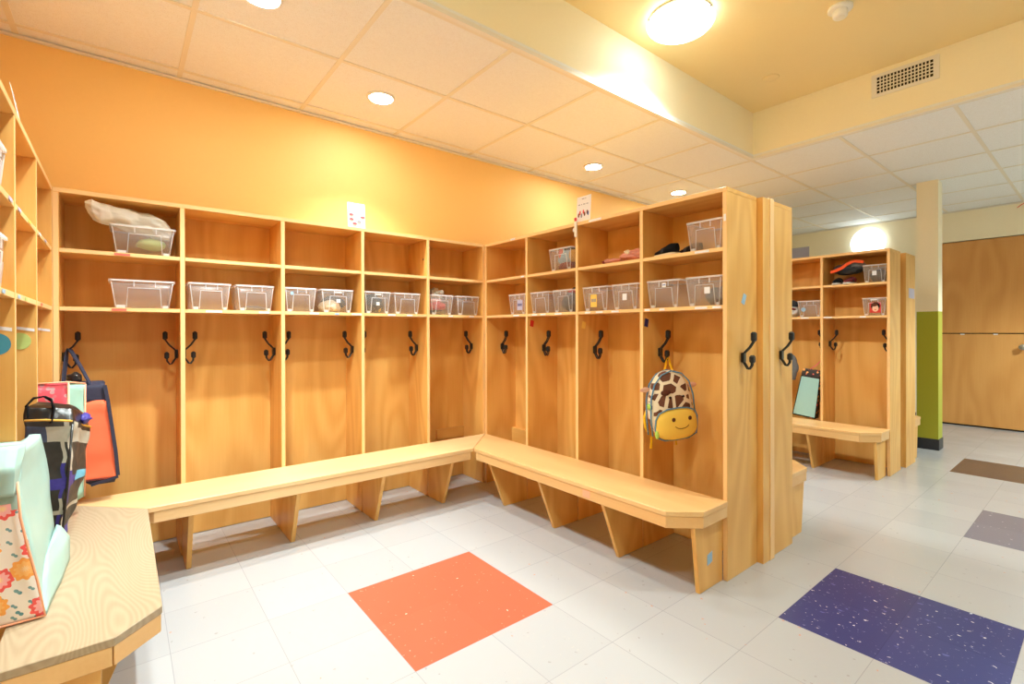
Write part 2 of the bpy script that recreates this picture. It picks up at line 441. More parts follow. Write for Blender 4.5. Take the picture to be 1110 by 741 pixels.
def dup(root, loc, rz, label, group=None, scale=None):
    def rec(o, par):
        c = o.copy(); COL.objects.link(c); c.parent = par
        for ch in kids.get(o, []): rec(ch, c)
        return c
    kids = {}
    for o in bpy.data.objects:
        if o.parent: kids.setdefault(o.parent, []).append(o)
    r = rec(root, None); r.location = loc; r.rotation_euler = (0, 0, rz); r['label'] = label
    if group: r['group'] = group
    if scale: r.scale = scale
    return r

# ================================================================== ROOM SHELL
XL, XR, YB, YF = -2.555, 5.40, 0.292, -6.2
DY0_, DY1_ = -2.36, -1.42
bm = bmesh.new()
x_off, y_off = -1.3145, -0.8565
def lat(lo, hi, off):
    a = [lo]; k = math.ceil((lo-off)/TILE+1e-6)
    while off+k*TILE < hi-1e-6: a.append(off+k*TILE); k += 1
    return a+[hi]
gx, gy = lat(XL, XR, x_off), lat(YF, YB, y_off)
gv = [[bm.verts.new((x, y, 0)) for y in gy] for x in gx]
COLOURED = [(-1.3145, 2, -0.8565, 2, 1), (x_off+4*TILE, 2, y_off-4*TILE, 2, 2), (x_off+9*TILE, 2, y_off-5*TILE, 2, 3),
            (x_off+14*TILE, 2, y_off-4*TILE, 2, 4)]
for i in range(len(gx)-1):
    for j in range(len(gy)-1):
        f = bm.faces.new((gv[i][j], gv[i+1][j], gv[i+1][j+1], gv[i][j+1]))
        cx, cy = (gx[i]+gx[i+1])/2, (gy[j]+gy[j+1])/2
        for x0, nx, y0, ny, mi in COLOURED:
            if x0 < cx < x0+nx*TILE and y0-ny*TILE < cy < y0: f.material_index = mi
ext = bmesh.ops.extrude_face_region(bm, geom=list(bm.faces))
for v in [g for g in ext['geom'] if isinstance(g, bmesh.types.BMVert)]: v.co.z -= .05
box(bm, XR, XR+.12, DY0_, DY1_, -.05, 0)
struct('floor', bm, ['floor_white', 'floor_orange', 'floor_blue', 'floor_grey', 'floor_taupe'])

def wallbox(name, a, mat):
    bm = bmesh.new(); box(bm, *a); return struct(name, bm, mat)
XO = 2.6   # where the orange paint of the back wall gives way to cream
wallbox('wall_back', (XL-.1, XO, YB, YB+.1, 0, ZC), 'wall_orange')
wallbox('wall_back', (XO, XR+.1, YB, YB+.1, 0, ZC), 'wall_cream')
wallbox('wall_left', (XL-.1, XL, YF, YB, 0, ZC), 'wall_orange')
bm = bmesh.new()
WX0, WX1, WZ0, WZ1 = -2.1, 4.7, .85, 2.3
box(bm, XL-.1, XR+.1, YF-.1, YF, 0, WZ0); box(bm, XL-.1, XR+.1, YF-.1, YF, WZ1, ZU); box(bm, XL-.1, WX0, YF-.1, YF, WZ0, WZ1); box(bm, WX1, XR+.1, YF-.1, YF, WZ0, WZ1)
struct('wall_front', bm, 'wall_cream')
bm = bmesh.new()
for k in range(6): x = WX0+(WX1-WX0)*k/5; box(bm, x-.03, x+.03, YF-.08, YF-.02, WZ0, WZ1)
box(bm, WX0, WX1, YF-.08, YF-.02, WZ0, WZ0+.05); box(bm, WX0, WX1, YF-.08, YF-.02, WZ1-.05, WZ1)
struct('fill_window_1', bm, 'white_metal', 'long row of windows added behind the camera for fill light')  # unseen windows, added to bring soft fill light into the room
pl = bpy.data.lights.new('fill_window_portal', 'AREA'); pl.shape = 'RECTANGLE'; pl.size = WX1-WX0; pl.size_y = WZ1-WZ0; pl.cycles.is_portal = True
po = bpy.data.objects.new('fill_window_portal', pl); COL.objects.link(po); po.location = ((WX0+WX1)/2, YF-.12, (WZ0+WZ1)/2); po.rotation_euler = (pi/2, 0, 0)
# right wall with the opening of the split door
DY0, DY1, DH = -2.36, -1.42, 2.105
bm = bmesh.new()
box(bm, XR, XR+.1, DY1, YB, 0, ZC); box(bm, XR, XR+.1, YF, DY0, 0, ZC); box(bm, XR, XR+.1, DY0, DY1, DH, ZC)
struct('wall_right', bm, 'wall_cream')
# suspended ceiling (L shape around the raised part) and the raised part
SX, SY = 1.855, -1.065
bm = bmesh.new()
box(bm, XL-.1, XR+.1, SY, YB+.1, ZC, ZC+.03); box(bm, SX, XR+.1, YF-.1, SY, ZC, ZC+.03)
struct('ceiling', bm, 'ceil_tile')
bm = bmesh.new(); box(bm, XL-.1, SX+.03, YF-.1, SY+.03, ZU, ZU+.05); struct('ceiling', bm, 'ceil_upper')
bm = bmesh.new(); box(bm, XL-.1, SX+.03, SY, SY+.03, ZC+.03, ZU); box(bm, SX, SX+.03, YF, SY, ZC+.03, ZU); box(bm, XL-.1, XL, YF, SY, ZC, ZU)
struct('wall_soffit', bm, 'wall_cream')
# white metal edge angle under the soffit
bm = bmesh.new()
box(bm, XL, SX-.001, SY-.004, SY+.018, ZC-.006, ZC+.014); box(bm, SX-.004, SX+.018, YF, SY+.018, ZC-.006, ZC+.014)
struct('trim_1', bm, 'white_trim')
# ceiling grid
bm = bmesh.new()
xs = [-1.801+.615*k for k in range(-1, 12)]; ys = [.186-.612*k for k in range(0, 11)]
for x in xs:
    if XL < x < XR: box(bm, x-.011, x+.011, SY+.02 if x < SX else YF, YB, ZC-.004, ZC+.001)
for y in ys:
    if y > SY: box(bm, XL, XR, y-.011, y+.011, ZC-.0045, ZC+.001)
    elif y > YF: box(bm, SX+.02, XR, y-.011, y+.011, ZC-.0045, ZC+.001)
struct('trim_2', bm, 'grid_trim')
bm = bmesh.new(); box(bm, XL, XR, YB-.016, YB, ZC-.016, ZC-.004); box(bm, XR-.016, XR, YF, YB-.016, ZC-.016, ZC-.004)
struct('trim_3', bm, 'grid_trim')
# column: cream above, olive green below, black rubber base
CX0, CX1, CY0, CY1 = 3.70, 3.86, -1.865, -1.71
bm = bmesh.new(); box(bm, CX0, CX1, CY0, CY1, 1.262, ZC); col_o = struct('column', bm, 'wall_cream', 'square column painted cream above and olive green below')
bm = bmesh.new(); box(bm, CX0, CX1, CY0, CY1, 0, 1.262); struct('lower_paint', bm, 'green_paint', 'olive green lower part', col_o)
bm = bmesh.new(); box(bm, CX0-.006, CX1+.006, CY0-.006, CY1+.006, 0, .10, bev=.003); struct('rubber_base', bm, 'black_base', 'black rubber base', col_o)
# baseboards on the far and side walls
bm = bmesh.new(); box(bm, XR-.006, XR, YF, DY0-.06, 0, .1); box(bm, XR-.006, XR, DY1+.06, YB, 0, .1); struct('baseboard_right', bm, 'black_base')
bm = bmesh.new(); box(bm, XL, XL+.006, YF, -1.5, 0, .1); struct('baseboard_left', bm, 'black_base')
bm = bmesh.new(); box(bm, XL, XR, YF, YF+.006, 0, .1); struct('baseboard_front', bm, 'black_base')

# split (stable) door in the right wall
bm = bmesh.new(); box(bm, XR+.012, XR+.055, DY0+.004, DY1-.004, .018, 1.047, bev=.002)
door = struct('door_1', bm, 'door_wood')
bm = bmesh.new(); box(bm, XR+.012, XR+.055, DY0+.004, DY1-.004, 1.058, DH-.006, bev=.002); struct('upper_leaf', bm, 'door_wood', None, door)
bm = bmesh.new(); box(bm, XR+.03, XR+.06, DY0+.004, DY1-.004, 1.046, 1.06); box(bm, XR+.03, XR+.06, DY0+.004, DY1-.004, 0.0, .019); struct('door_gap_seal', bm, 'dark', None, door)
for y in (-1.775, -2.046):
    bm = bmesh.new(); box(bm, XR+.006, XR+.014, y-.018, y+.018, 1.036, 1.049, bev=.001); struct('latch_plate', bm, 'white_metal', 'small white latch plate', door)
bm = bmesh.new()
mk = Matrix.Translation((XR+.012, -2.255, .907)) @ Matrix.Rotation(-pi/2, 4, 'Y')
lathe(bm, [(.032, -.001), (.032, .006), (.012, .008), (.012, .03), (.026, .036), (.031, .05), (.026, .062), (.010, .067)], 24, 0, mk)
struct('door_knob', bm, 'steel', 'round steel door knob', door, True)
bm = bmesh.new()
box(bm, XR-.006, XR+.10, DY0-.04, DY0, 0, DH+.035); box(bm, XR-.006, XR+.10, DY1, DY1+.04, 0, DH+.035); box(bm, XR-.006, XR+.10, DY0, DY1, DH, DH+.035)
struct('door_frame', bm, 'wall_cream', None, door)
bm = bmesh.new(); box(bm, XR+.10, XR+.12, DY0-.1, DY1+.1, 0, DH+.1); struct('door_backing', bm, 'dark', None, door)

# ================================================================== LOCKERS
def hook_protos():
    bm = bmesh.new()
    for s in (-.0065, .0065):
        tube(bm, [(.053, s, .108), (.053, s, .072), (.036, s, .045), (.010, s, .018), (.008, s, 0), (.009, s, -.022), (.026, s, -.050), (.034, s, -.052), (.045, s, -.036), (.046, s, -.002)], .0040, 8)
    box(bm, 0, .014, -.0135, .0135, -.023, .021, bev=.003)
    h = new_obj('coat_hook', bm, 'hook', smooth=False)
    for nm, x, z0, z1 in (('rubber_tip', .053, .070, .114), ('rubber_tip', .0465, -.026, .010)):
        bm = bmesh.new(); box(bm, x-.010, x+.010, -.016, .016, z0, z1, bev=.007)
        new_obj(nm, bm, 'rubber', h, smooth=False)
    return h
HOOK = hook_protos()
HOOK_KIDS = [c for c in bpy.data.objects if c.parent == HOOK]
hook_used = [False]
def put_hook(parent, loc, rz):
    if not hook_used[0]:
        h = HOOK; hook_used[0] = True; h.parent = parent
    else:
        h = HOOK.copy(); COL.objects.link(h); h.parent = parent
        for c in HOOK_KIDS:
            d = c.copy(); COL.objects.link(d); d.parent = h
    h.location = loc; h.rotation_euler = (0, 0, rz)
    return h

def flat(parent, name, verts, mat, label=None, th=.0008, nrm=(0, 0, 1)):
    bm = bmesh.new(); n = Vector(nrm)*th
    a = [bm.verts.new(Vector(v)) for v in verts]; b = [bm.verts.new(Vector(v)+n) for v in verts]
    k = len(a); bm.faces.new(a[::-1]); bm.faces.new(b)
    for i in range(k): bm.faces.new((a[i], a[(i+1) % k], b[(i+1) % k], b[i]))
    o = new_obj(name, bm, mat, parent)
    if label: o['label'] = label
    return o

def locker(name_label, cat_loc, rz, divs, h, hooks=True, z1=Z1, z2=Z2, group=None, stickers=()):
    """local frame: run along +x, front at y=0, back at y=D; divs = board centres"""
    r = thing('cubby_locker', name_label, 'locker', cat_loc, rz, group)
    n = len(divs)
    def b(nm, *a, mats=('wood_z', 'edge_z'), lab=None):
        bm = bmesh.new(); vs = box(bm, *a)
        bm.faces.ensure_lookup_table()
        for f in bm.faces:
            f.normal_update()
            if f.calc_center_median().y < a[2]+1e-5: f.material_index = 1
        bmesh.ops.bevel(bm, geom=list(bm.edges), offset=.0012, segments=1, affect='EDGES')
        return new_obj(nm, bm, list(mats), r)
    for i, x in enumerate(divs):
        if i in (0, n-1):
            lo, hi = (x, x+T) if i == 0 else (x-T, x)
            b('side_panel', lo, hi, 0, D, 0, h-T)
        else: b('divider', x-T/2, x+T/2, 0, D-.012, 0, h-T)
    b('top_panel', divs[0], divs[-1], 0, D, h-T, h, mats=('wood_x', 'edge_x'))
    bm = bmesh.new(); box(bm, divs[0]+T, divs[-1]-T, D-.012, D, 0.003, h-T); new_obj('back_panel', bm, 'wood_z', r)
    for i in range(n-1):
        a = divs[i]+(T if i == 0 else T/2); c = divs[i+1]-(T if i == n-2 else T/2)
        b('shelf', a, c, .001, D-.012, z1-.018, z1, mats=('wood_x', 'edge_x'))
        b('shelf', a, c, .001, D-.012, z2-.018, z2, mats=('wood_x', 'edge_x'))
        if hooks:
            put_hook(r, (a, .138, .982), 0); put_hook(r, (c, .138, .982), pi)
    return r

# back run
DIV_B = [0, .463, .919, 1.369, 1.815, 2.275]
LB = locker('long run of five birch cubby lockers against the orange wall', (-W, 0, 0), 0, DIV_B, H, group=None)
# left run: front faces +x, runs towards the camera
LL = locker('birch cubby lockers along the left edge of the photo', (-W, -1.388, 0), pi/2, [0, .452, .896, 1.386], H)
# right run: front faces -x
LR = locker('four bay birch cubby lockers holding the giraffe backpack', (0, -.001, 0), -pi/2, [0, .465, .914, 1.364, 1.812], H)
# its twin, back to back, facing +x
LR2 = locker('birch locker run turned away, back to back behind the giraffe backpack lockers', (.627, -1.832, 0), pi/2, [0, .455, .91, 1.365, 1.82], H, hooks=False)
# far island
LF = locker('far birch cubby lockers in front of the cream wall and round wall lamp', (2.41, -.005, 0), -pi/2, [0, .445, .9, 1.355, 1.812], 1.705)
LF2 = locker('far locker run turned away, beside the green and cream column', (3.065, -1.83, 0), pi/2, [0, .455, .91, 1.365, 1.82], 1.705, hooks=False)

# hooks on the two end panels facing the camera
hk = put_hook(LR, (1.812, .134, .972), 0)
hk = put_hook(LR2, (0, .627-.484, .972), pi)
# filler strips between the back to back units, on the end
bm = bmesh.new(); box(bm, -.05, -.0005, D+.0005, .345, 0, H-.004); o = new_obj('filler_strip', bm, 'wood_z', LR2); o.location = (0.042, 0, 0)
bm = bmesh.new(); box(bm, 0, .012, 0, .042, 0, H+.002, bev=.0015); o = new_obj('cover_strip', bm, 'edge_z', LR2); o.location = (-.0125, D-.042, 0)
# low cleats in the dead corner of both runs
bm = bmesh.new(); box(bm, 2.02, 2.2545, D-.03, D-.0125, .30, .372, bev=.001); new_obj('cleat', bm, 'wood_x', LB)
bm = bmesh.new(); box(bm, .0205, .26, D-.05, D-.0125, 0, .372, bev=.001); new_obj('cleat', bm, 'wood_x', LR)
bm = bmesh.new(); box(bm, .31, .35, .20, .24, 0, .09, bev=.001)
bm.free()

# --- shelf-edge name stickers: (locker, local x0, x1, shelf z, material)
def edge_st(lk, x0, x1, z, mat='paper', lab=None, zz=.010):
    flat(lk, 'name_sticker', [(x0, -.0004, z-.004-zz), (x1, -.0004, z-.004-zz), (x1, -.0004, z-.004), (x0, -.0004, z-.004)], mat, lab, nrm=(0, -1, 0))
edge_st(LB, .205, .262, Z1, 'st_pink', 'coral strip on the upper shelf edge'); edge_st(LB, .195, .248, Z2, 'st_pink', 'coral strip on the lower shelf edge')
for a, w in ((.56, .07), (.80, .05), (1.06, .05), (1.20, .025), (1.30, .06), (1.53, .05), (1.66, .04), (1.97, .035), (2.14, .04)):
    edge_st(LB, a, a+w, Z2, 'paper' if abs(a-1.20) > .01 else 'st_blue')
for a, w in ((.33, .06), (.52, .05), (.60, .05), (.73, .06), (.98, .04), (1.06, .05), (1.17, .05), (1.385, .03), (1.47, .03), (1.66, .06), (1.745, .04)):
    edge_st(LR, a, a+w, Z2)
edge_st(LR, 1.66, 1.73, Z1); edge_st(LR, .30, .35, H, zz=.012); edge_st(LR, .86-.02+.17, .93+.17, H, zz=.012); edge_st(LR, .41, .44, Z1)
for a, c in ((.49, 'st_blue'), (.62, 'st_green'), (1.0, 'st_pink'), (.25, 'st_blue')): edge_st(LL, a, a+.04, Z2, c)
for a, c in ((.50, 'st_lav'), (.70, 'st_yellow'), (.95, 'paper'), (1.12, 'st_lav'), (.35, 'st_lav')): edge_st(LL, a, a+.05, Z1, c)
edge_st(LF, 1.37, 1.43, Z2); edge_st(LF, 1.62, 1.66, Z2); edge_st(LF, 1.20, 1.26, Z2)
edge_st(LL, .03, .06, H, 'paper')
# coloured squares on the divider faces of the right run (faces turned to the camera)
for x, y, z, c, nm in ((.476, .036, 1.142, 'st_red', 'red square sticker'), (.925, .046, 1.126, 'st_yellow', 'yellow square sticker'), (1.375, .026, 1.133, 'st_navy', 'navy blue square sticker')):
    s = .021; x += .0004
    flat(LR, 'square_sticker', [(x, y-s*.9, z-s*.8), (x, y+s*.55, z-s*1.1), (x, y+s*.95, z+s*.8), (x, y-s*.5, z+s*1.1)], c, nm, nrm=(1, 0, 0))
flat(LR, 'blue_note', [(1.8125, .125, 1.218), (1.8125, .155, 1.208), (1.8125, .176, 1.252), (1.8125, .150, 1.262)], 'st_blue', 'light blue note on the end panel', nrm=(1, 0, 0))
flat(LR, 'name_sticker', [(1.798, -.0004, 1.57), (1.808, -.0004, 1.57), (1.808, -.0004, 1.60), (1.798, -.0004, 1.60)], 'paper', nrm=(0, -1, 0))
flat(LF2, 'lavender_card', [(-.0006, .03, 1.35), (-.0006, .20, 1.35), (-.0006, .20, 1.43), (-.0006, .03, 1.43)], 'st_lav', 'lavender card on the end panel', nrm=(-1, 0, 0))
# oval cards and name strips on the left run's divider faces
def oval(par, x, cy, cz, ry, rz_, mat, lab):
    flat(par, 'oval_card', [(x, cy+ry*cos(a*pi/12), cz+rz_*sin(a*pi/12)) for a in range(24)], mat, lab, nrm=(-1, 0, 0))
# LL local x = y+1.388 ; local y = -(x+2.275)
oval(LL, .452-T/2-.0004, .036, 1.060, .028, .030, 'st_teal', 'teal oval card')
oval(LL, .896-T/2-.0004, .041, 1.062, .027, .029, 'st_green', 'pale green oval card')
for x in (.452-T/2, .896-T/2, 1.386-T):
    flat(LL, 'name_strip', [(x-.0004, .006, 1.095), (x-.0004, .05, 1.103), (x-.0004, .05, 1.113), (x-.0004, .006, 1.105)], 'paper', 'white name strip', nrm=(-1, 0, 0))
for lk, x, y, z, nx in ((LL, 1.386-T, .06, 1.575, -1), (LB, 1.815-T/2, .05, 1.575, -1)):
    bm = bmesh.new(); lathe(bm, [(.006, 0), (.006, .002), (.002, .003)], 12, 0, Matrix.Translation((x, y, z)) @ Matrix.Rotation(-pi/2, 4, 'Y')); new_obj('screw_cap', bm, 'hook', lk)

# ================================================================== BENCHES
def bench(label, seat, aprons, legs, top_mat, leg_mat, edge_mat, loc=(0, 0, 0), rz=0, extra=None):
    r = thing('bench', label, 'bench', loc, rz)
    bm = bmesh.new(); prism(bm, seat, HB-.022, HB, bev=.002); new_obj('seat', bm, top_mat, r)
    for pts in aprons:
        bm = bmesh.new(); prism(bm, pts, .282, HB-.022, bev=.0015); new_obj('apron', bm, edge_mat, r)
    for o_, d, ln in legs:   # origin at the locker face, outward direction, seat depth
        o_, d = Vector(o_), Vector(d); s = Vector((-d.y, d.x))*.010
        bm = bmesh.new()
        prof = [(0.002, 0), (.185, 0), (ln-.012, .2815), (0.002, .2815)]
        A = [bm.verts.new((*(o_+d*t-s), z)) for t, z in prof]; B = [bm.verts.new((*(o_+d*t+s), z)) for t, z in prof]
        fA = bm.faces.new(A[::-1]); bm.faces.new(B)
        for i in range(4): bm.faces.new((A[i], A[(i+1) % 4], B[(i+1) % 4], B[i]))
        bmesh.ops.bevel(bm, geom=list(bm.edges), offset=.0015, segments=1, affect='EDGES')
        new_obj('leg', bm, leg_mat, r)
    return r
d = .314; g = .0015
def band(a, b, t=.018):
    a, b = Vector(a), Vector(b); n = Vector((-(b-a).y, (b-a).x)).normalized()*t
    return [a, b, b+n, a+n]
# back bench (mitred at both ends)
bench('long bench under the lockers on the orange wall', [(-W+g*2, -g), (-g*2, -g), (-d, -d+g*0), (-W+d, -d)],
      [[(-W+d+.02, -d+.003), (-d-.02, -d+.003), (-d-.003, -d+.021), (-W+d+.003, -d+.021)]],
      [((x, -.002), (0, -1), .31) for x in (-.458, -.905, -1.357, -1.808)], 'bench_x', 'wood_z', 'bench_x')
# right bench
bench('bench below the giraffe backpack, with a clipped front corner', [(-g, -g*3), (-g, -1.818), (-.2, -1.818), (-d, -1.714), (-d, -d-g*2)],
      [[(-d+.003, -d-.02), (-d+.021, -d-.003), (-d+.021, -1.706), (-d+.003, -1.714)],
       [(-d+.003, -1.714), (-d+.021, -1.706), (-.19, -1.797), (-.199, -1.815)],
       [(-.199, -1.815), (-.19, -1.797), (-.002, -1.797), (-.002, -1.815)]],
      [((-.002, -.463), (-1, 0), .31), ((-.002, -.913), (-1, 0), .31), ((-.002, -1.363), (-1, 0), .31), ((-.002, -1.782), (-1, 0), .235)], 'bench_y', 'wood_z', 'bench_y')
RB = [o for o in bpy.data.objects if o.name.startswith('bench')][-1]
flat(RB, 'square_sticker', [(-d+.0025, -1.25, .292), (-d+.0025, -1.298, .292), (-d+.0025, -1.298, .326), (-d+.0025, -1.25, .326)], 'st_salmon', 'salmon square on the apron', nrm=(-1, 0, 0))
flat(RB, 'square_sticker', [(-.13, -1.7925, .10), (-.09, -1.7925, .11), (-.09, -1.7925, .155), (-.13, -1.7925, .145)], 'st_blue', 'faded blue square on the end leg', nrm=(0, -1, 0))
# left bench (worn top)
bench('worn greyish bench in the near left corner under the bags', [(-W+g, -g*2), (-W+d-g*.5, -d-g), (-W+d, -1.250), (-2.060, -1.347), (-W+g, -1.347)],
      [[(-W+d-.003, -d-.02), (-W+d-.003, -1.250), (-W+d-.021, -1.242), (-W+d-.021, -d-.003)],
       [(-W+d-.003, -1.2505), (-2.061, -1.3455), (-2.069, -1.327), (-W+d-.021, -1.2425)],
       [(-2.064, -1.345), (-W+.003, -1.345), (-W+.003, -1.327), (-2.072, -1.327)]],
      [((-W+.002, -.492), (1, 0), .31), ((-W+.002, -.936), (1, 0), .31), ((-W+.002, -1.315), (1, 0), .20)], 'worn_y', 'wood_z', 'bench_y')
# rear bench of the twin, far bench and its twin
def simple_bench(label, X, Y0, L, s):
    """s = -1 bench on the -x side (runs from Y0 up), s = +1 on the +x side"""
    seat = [(X+s*g, Y0), (X+s*.2, Y0), (X+s*d, Y0+.104), (X+s*d, Y0+L), (X+s*g, Y0+L)]
    q = s
    ap = [[(X+q*(d-.003), Y0+.106), (X+q*(d-.021), Y0+.112), (X+q*(d-.021), Y0+L-.003), (X+q*(d-.003), Y0+L-.003)],
          [(X+q*(d-.003), Y0+.104), (X+q*(d-.021), Y0+.112), (X+q*.19, Y0+.021), (X+q*.199, Y0+.003)],
          [(X+q*.199, Y0+.003), (X+q*.19, Y0+.021), (X+q*.002, Y0+.021), (X+q*.002, Y0+.003)]]
    lg = [((X+q*.002, Y0+.034), (q, 0), .235)]+[((X+q*.002, Y0+.455*k), (q, 0), .31) for k in (1, 2, 3)]
    return bench(label, seat, ap, lg, 'bench_y', 'wood_z', 'bench_y')
simple_bench('bench half hidden behind the tall locker end panels', .628, -1.828, 1.82, 1)
simple_bench('far bench with the teal bag standing on it', 2.408, -1.815, 1.80, -1)
simple_bench('bench end beside the green column', 3.066, -1.826, 1.80, 1)

# ================================================================== CEILING FITTINGS
for i, (x, y, lab) in enumerate(((-1.60, -.70, 'recessed downlight cut by the top edge of the photo'), (-.867, -.182, 'largest fully visible recessed downlight, over the back bench'),
                                 (.994, -.153, 'recessed downlight above the pink cloth shelf, middle one of the row'), (2.22, -.165, 'smallest recessed downlight, just above the tall locker end'))):
    t = thing('downlight', lab, 'ceiling light', (x, y, ZC), 0, 'recessed downlights in the tiled ceiling')
    bm = bmesh.new(); disc(bm, (0, 0), .078, -.008, -.001, 40, r2=.082)
    lathe(bm, [(.066, -.0082), (.066, -.010), (.074, -.010), (.078, -.006)], 40); new_obj('trim_ring', bm, 'white_metal', t)
    bm = bmesh.new(); disc(bm, (0, 0), .060, -.0125, -.0105, 40); new_obj('lens', bm, 'lamp_can', t)
    sl = bpy.data.lights.new('downlight_beam', 'SPOT'); sl.energy = (230 if i == 0 else 120); sl.spot_size = radians(100); sl.spot_blend = .8; sl.shadow_soft_size = .045; sl.color = (.90, 1, .97)
    so = bpy.data.objects.new('downlight_beam', sl); COL.objects.link(so); so.parent = t; so.location = (0, 0, -.02)

def dome(label, loc, rot, r, mat, group=None, pw=210):
    t = thing('dome_light', label, 'ceiling light' if rot is None else 'wall light', loc, 0, group)
    if rot: t.rotation_euler = rot
    bm = bmesh.new(); lathe(bm, [(r*.9, 0), (r*.95, -.012), (r*.9, -.03)], 48); new_obj('base_pan', bm, 'white_metal', t, True)
    bm = bmesh.new(); prof = [(r*1.0, -.030), (r*1.0, -.036)]
    for k in range(1, 9):
        a = k/9*pi/2; prof.append((r*cos(a)*.985, -.036-.055*sin(a)))
    lathe(bm, prof, 48); new_obj('glass_shade', bm, mat, t, True)
    for k in range(3):
        a = k*2*pi/3+.5
        bm = bmesh.new(); lathe(bm, [(.006, -.040), (.007, -.030), (.004, -.022)], 10, 0, Matrix.Translation((r*1.01*cos(a), r*1.01*sin(a), 0))); new_obj('glass_clip', bm, 'steel', t)
    if not rot:
        sl = bpy.data.lights.new('dome_beam', 'SPOT'); sl.energy = pw; sl.spot_size = radians(142); sl.spot_blend = .5; sl.shadow_soft_size = r*.5; sl.color = (.88, 1, .98)
        so = bpy.data.objects.new('dome_beam', sl); COL.objects.link(so); so.parent = t; so.location = (0, 0, -.10)
    return t
dome('round glass dome light on the raised tan ceiling', (.345, -1.372, ZU), None, .178, 'lamp_dome')
dome('round glowing dome lamp on the far cream wall', (XR-.001, -.885, 2.21), (0, pi/2, 0), .19, 'lamp_far')
dome('round dome light on the raised ceiling left of the view', (-1.86, -1.40, ZU), None, .178, 'lamp_dome', pw=120)
for x, y in ((-1.86, -2.75), (.345, -2.75)):  # unseen domes added as fill for the upper wall and locker fronts
    dome('round dome light added behind the camera on the raised ceiling for fill', (x, y, ZU), None, .178, 'lamp_dome', 'added fill dome lights behind the camera', pw=115)
dome('round dome light added over the aisle behind the camera for fill', (1.15, -4.3, ZU), None, .178, 'lamp_dome', pw=60)  # added out of view to lift the light on the right side
dome('round fill dome light added on the tiled ceiling to the right, out of view', (3.9, -3.6, ZC), None, .178, 'lamp_dome', pw=430)  # strong unseen fill, added to brighten the column, door and far ceiling

t = thing('smoke_detector', 'white smoke detector hanging from the raised ceiling near the top edge', 'smoke detector', (.943, -1.95, ZU))
bm = bmesh.new(); lathe(bm, [(.058, 0), (.058, -.014), (.05, -.018)], 32); new_obj('base', bm, 'white_metal', t, True)
bm = bmesh.new(); lathe(bm, [(.034, -.018), (.036, -.022), (.034, -.05), (.03, -.055)], 32); new_obj('sensor_head', bm, 'white_metal', t, True)
bm = bmesh.new(); disc(bm, (0, 0), .022, -.0565, -.0545, 24); new_obj('sensor_grille', bm, 'grid_trim', t)
bm = bmesh.new(); lathe(bm, [(.052, 0), (.052, -.003), (.046, -.007), (.02, -.008)], 32)
o = new_obj('ceiling_cap', bm, 'ceil_upper', None, True); o.location = (1.405, -1.395, ZU); tag(o, 'small flat round cap painted like the raised ceiling', 'cover plate')

t = thing('air_vent', 'white air vent grille on the cream soffit', 'air vent', (SX, -2.024, 2.71))
bm = bmesh.new()
vw, vh = .174, .075
for a in ((-.008, 0, -vw, vw, vh-.022, vh), (-.008, 0, -vw, vw, -vh, -vh+.022), (-.008, 0, -vw, -vw+.03, -vh+.022, vh-.022), (-.008, 0, vw-.03, vw, -vh+.022, vh-.022)): box(bm, *a, bev=.0015)
new_obj('frame', bm, 'white_metal', t)
bm = bmesh.new(); box(bm, -.002, -.0005, -vw+.03, vw-.03, -vh+.022, vh-.022); new_obj('backing', bm, 'dark', t)
bm = bmesh.new()
for k in range(1, 5): box(bm, -.007, -.002, -vw+.03, vw-.03, -.053+k*.0212-.003, -.053+k*.0212+.003)
for k in range(1, 16): box(bm, -.0072, -.002, -.144+k*.018-.003, -.144+k*.018+.003, -.053, .053)
new_obj('grille', bm, 'grid_trim', t)

# ================================================================== PAPER SIGNS
def sign(name, label, loc, rot, w, h, draw):
    t = thing(name, label, 'paper sign', loc); t.rotation_euler = rot
    bm = bmesh.new(); box(bm, -w/2, w/2, -.0004, .0004, 0, h); new_obj('sheet', bm, 'paper', t)
    draw(t, w, h); return t
def mark(t, nm, x, z, rx, rz_, mat, seg=14, y=-.0011):
    bm = bmesh.new(); c = [(x+rx*cos(k*2*pi/seg), z+rz_*sin(k*2*pi/seg)) for k in range(seg)]
    a = [bm.verts.new((p, y, q)) for p, q in c]; b = [bm.verts.new((p, -.0004, q)) for p, q in c]
    bm.faces.new(a); bm.faces.new(b[::-1])
    for i in range(seg): bm.faces.new((a[i], a[(i+1) % seg], b[(i+1) % seg], b[i]))
    return new_obj(nm, bm, mat, t)
def wording(t, x, z, w, mat='ink_grey', h=.005, n=9):
    bm = bmesh.new(); rnd = random.Random(int(z*1e4)+n); q = x-w/2
    st = w/n
    for k in range(n):
        if rnd.random() > .15: box(bm, q+.1*st, q+st*.85, -.001, -.0004, z, z+h*rnd.uniform(.7, 1))
        q += st
    new_obj('print', bm, mat, t)
def faces_sign(t, w, h):
    wording(t, 0, h*.86, w*.4, h=.007, n=5); wording(t, .0, h*.67, w*.7, h=.006, n=11)
    for x, z, c in ((-.032, .071, 'ink_red'), (.038, .062, 'ink_red'), (-.030, .043, 'ink_red'), (.016, .033, 'ink_grey'), (-.012, .018, 'ink_red')):
        mark(t, 'face_drawing', x, z, .013, .012, 'skin_print'); mark(t, 'hair_drawing', x, z+.006, .014, .008, c, y=-.0016)
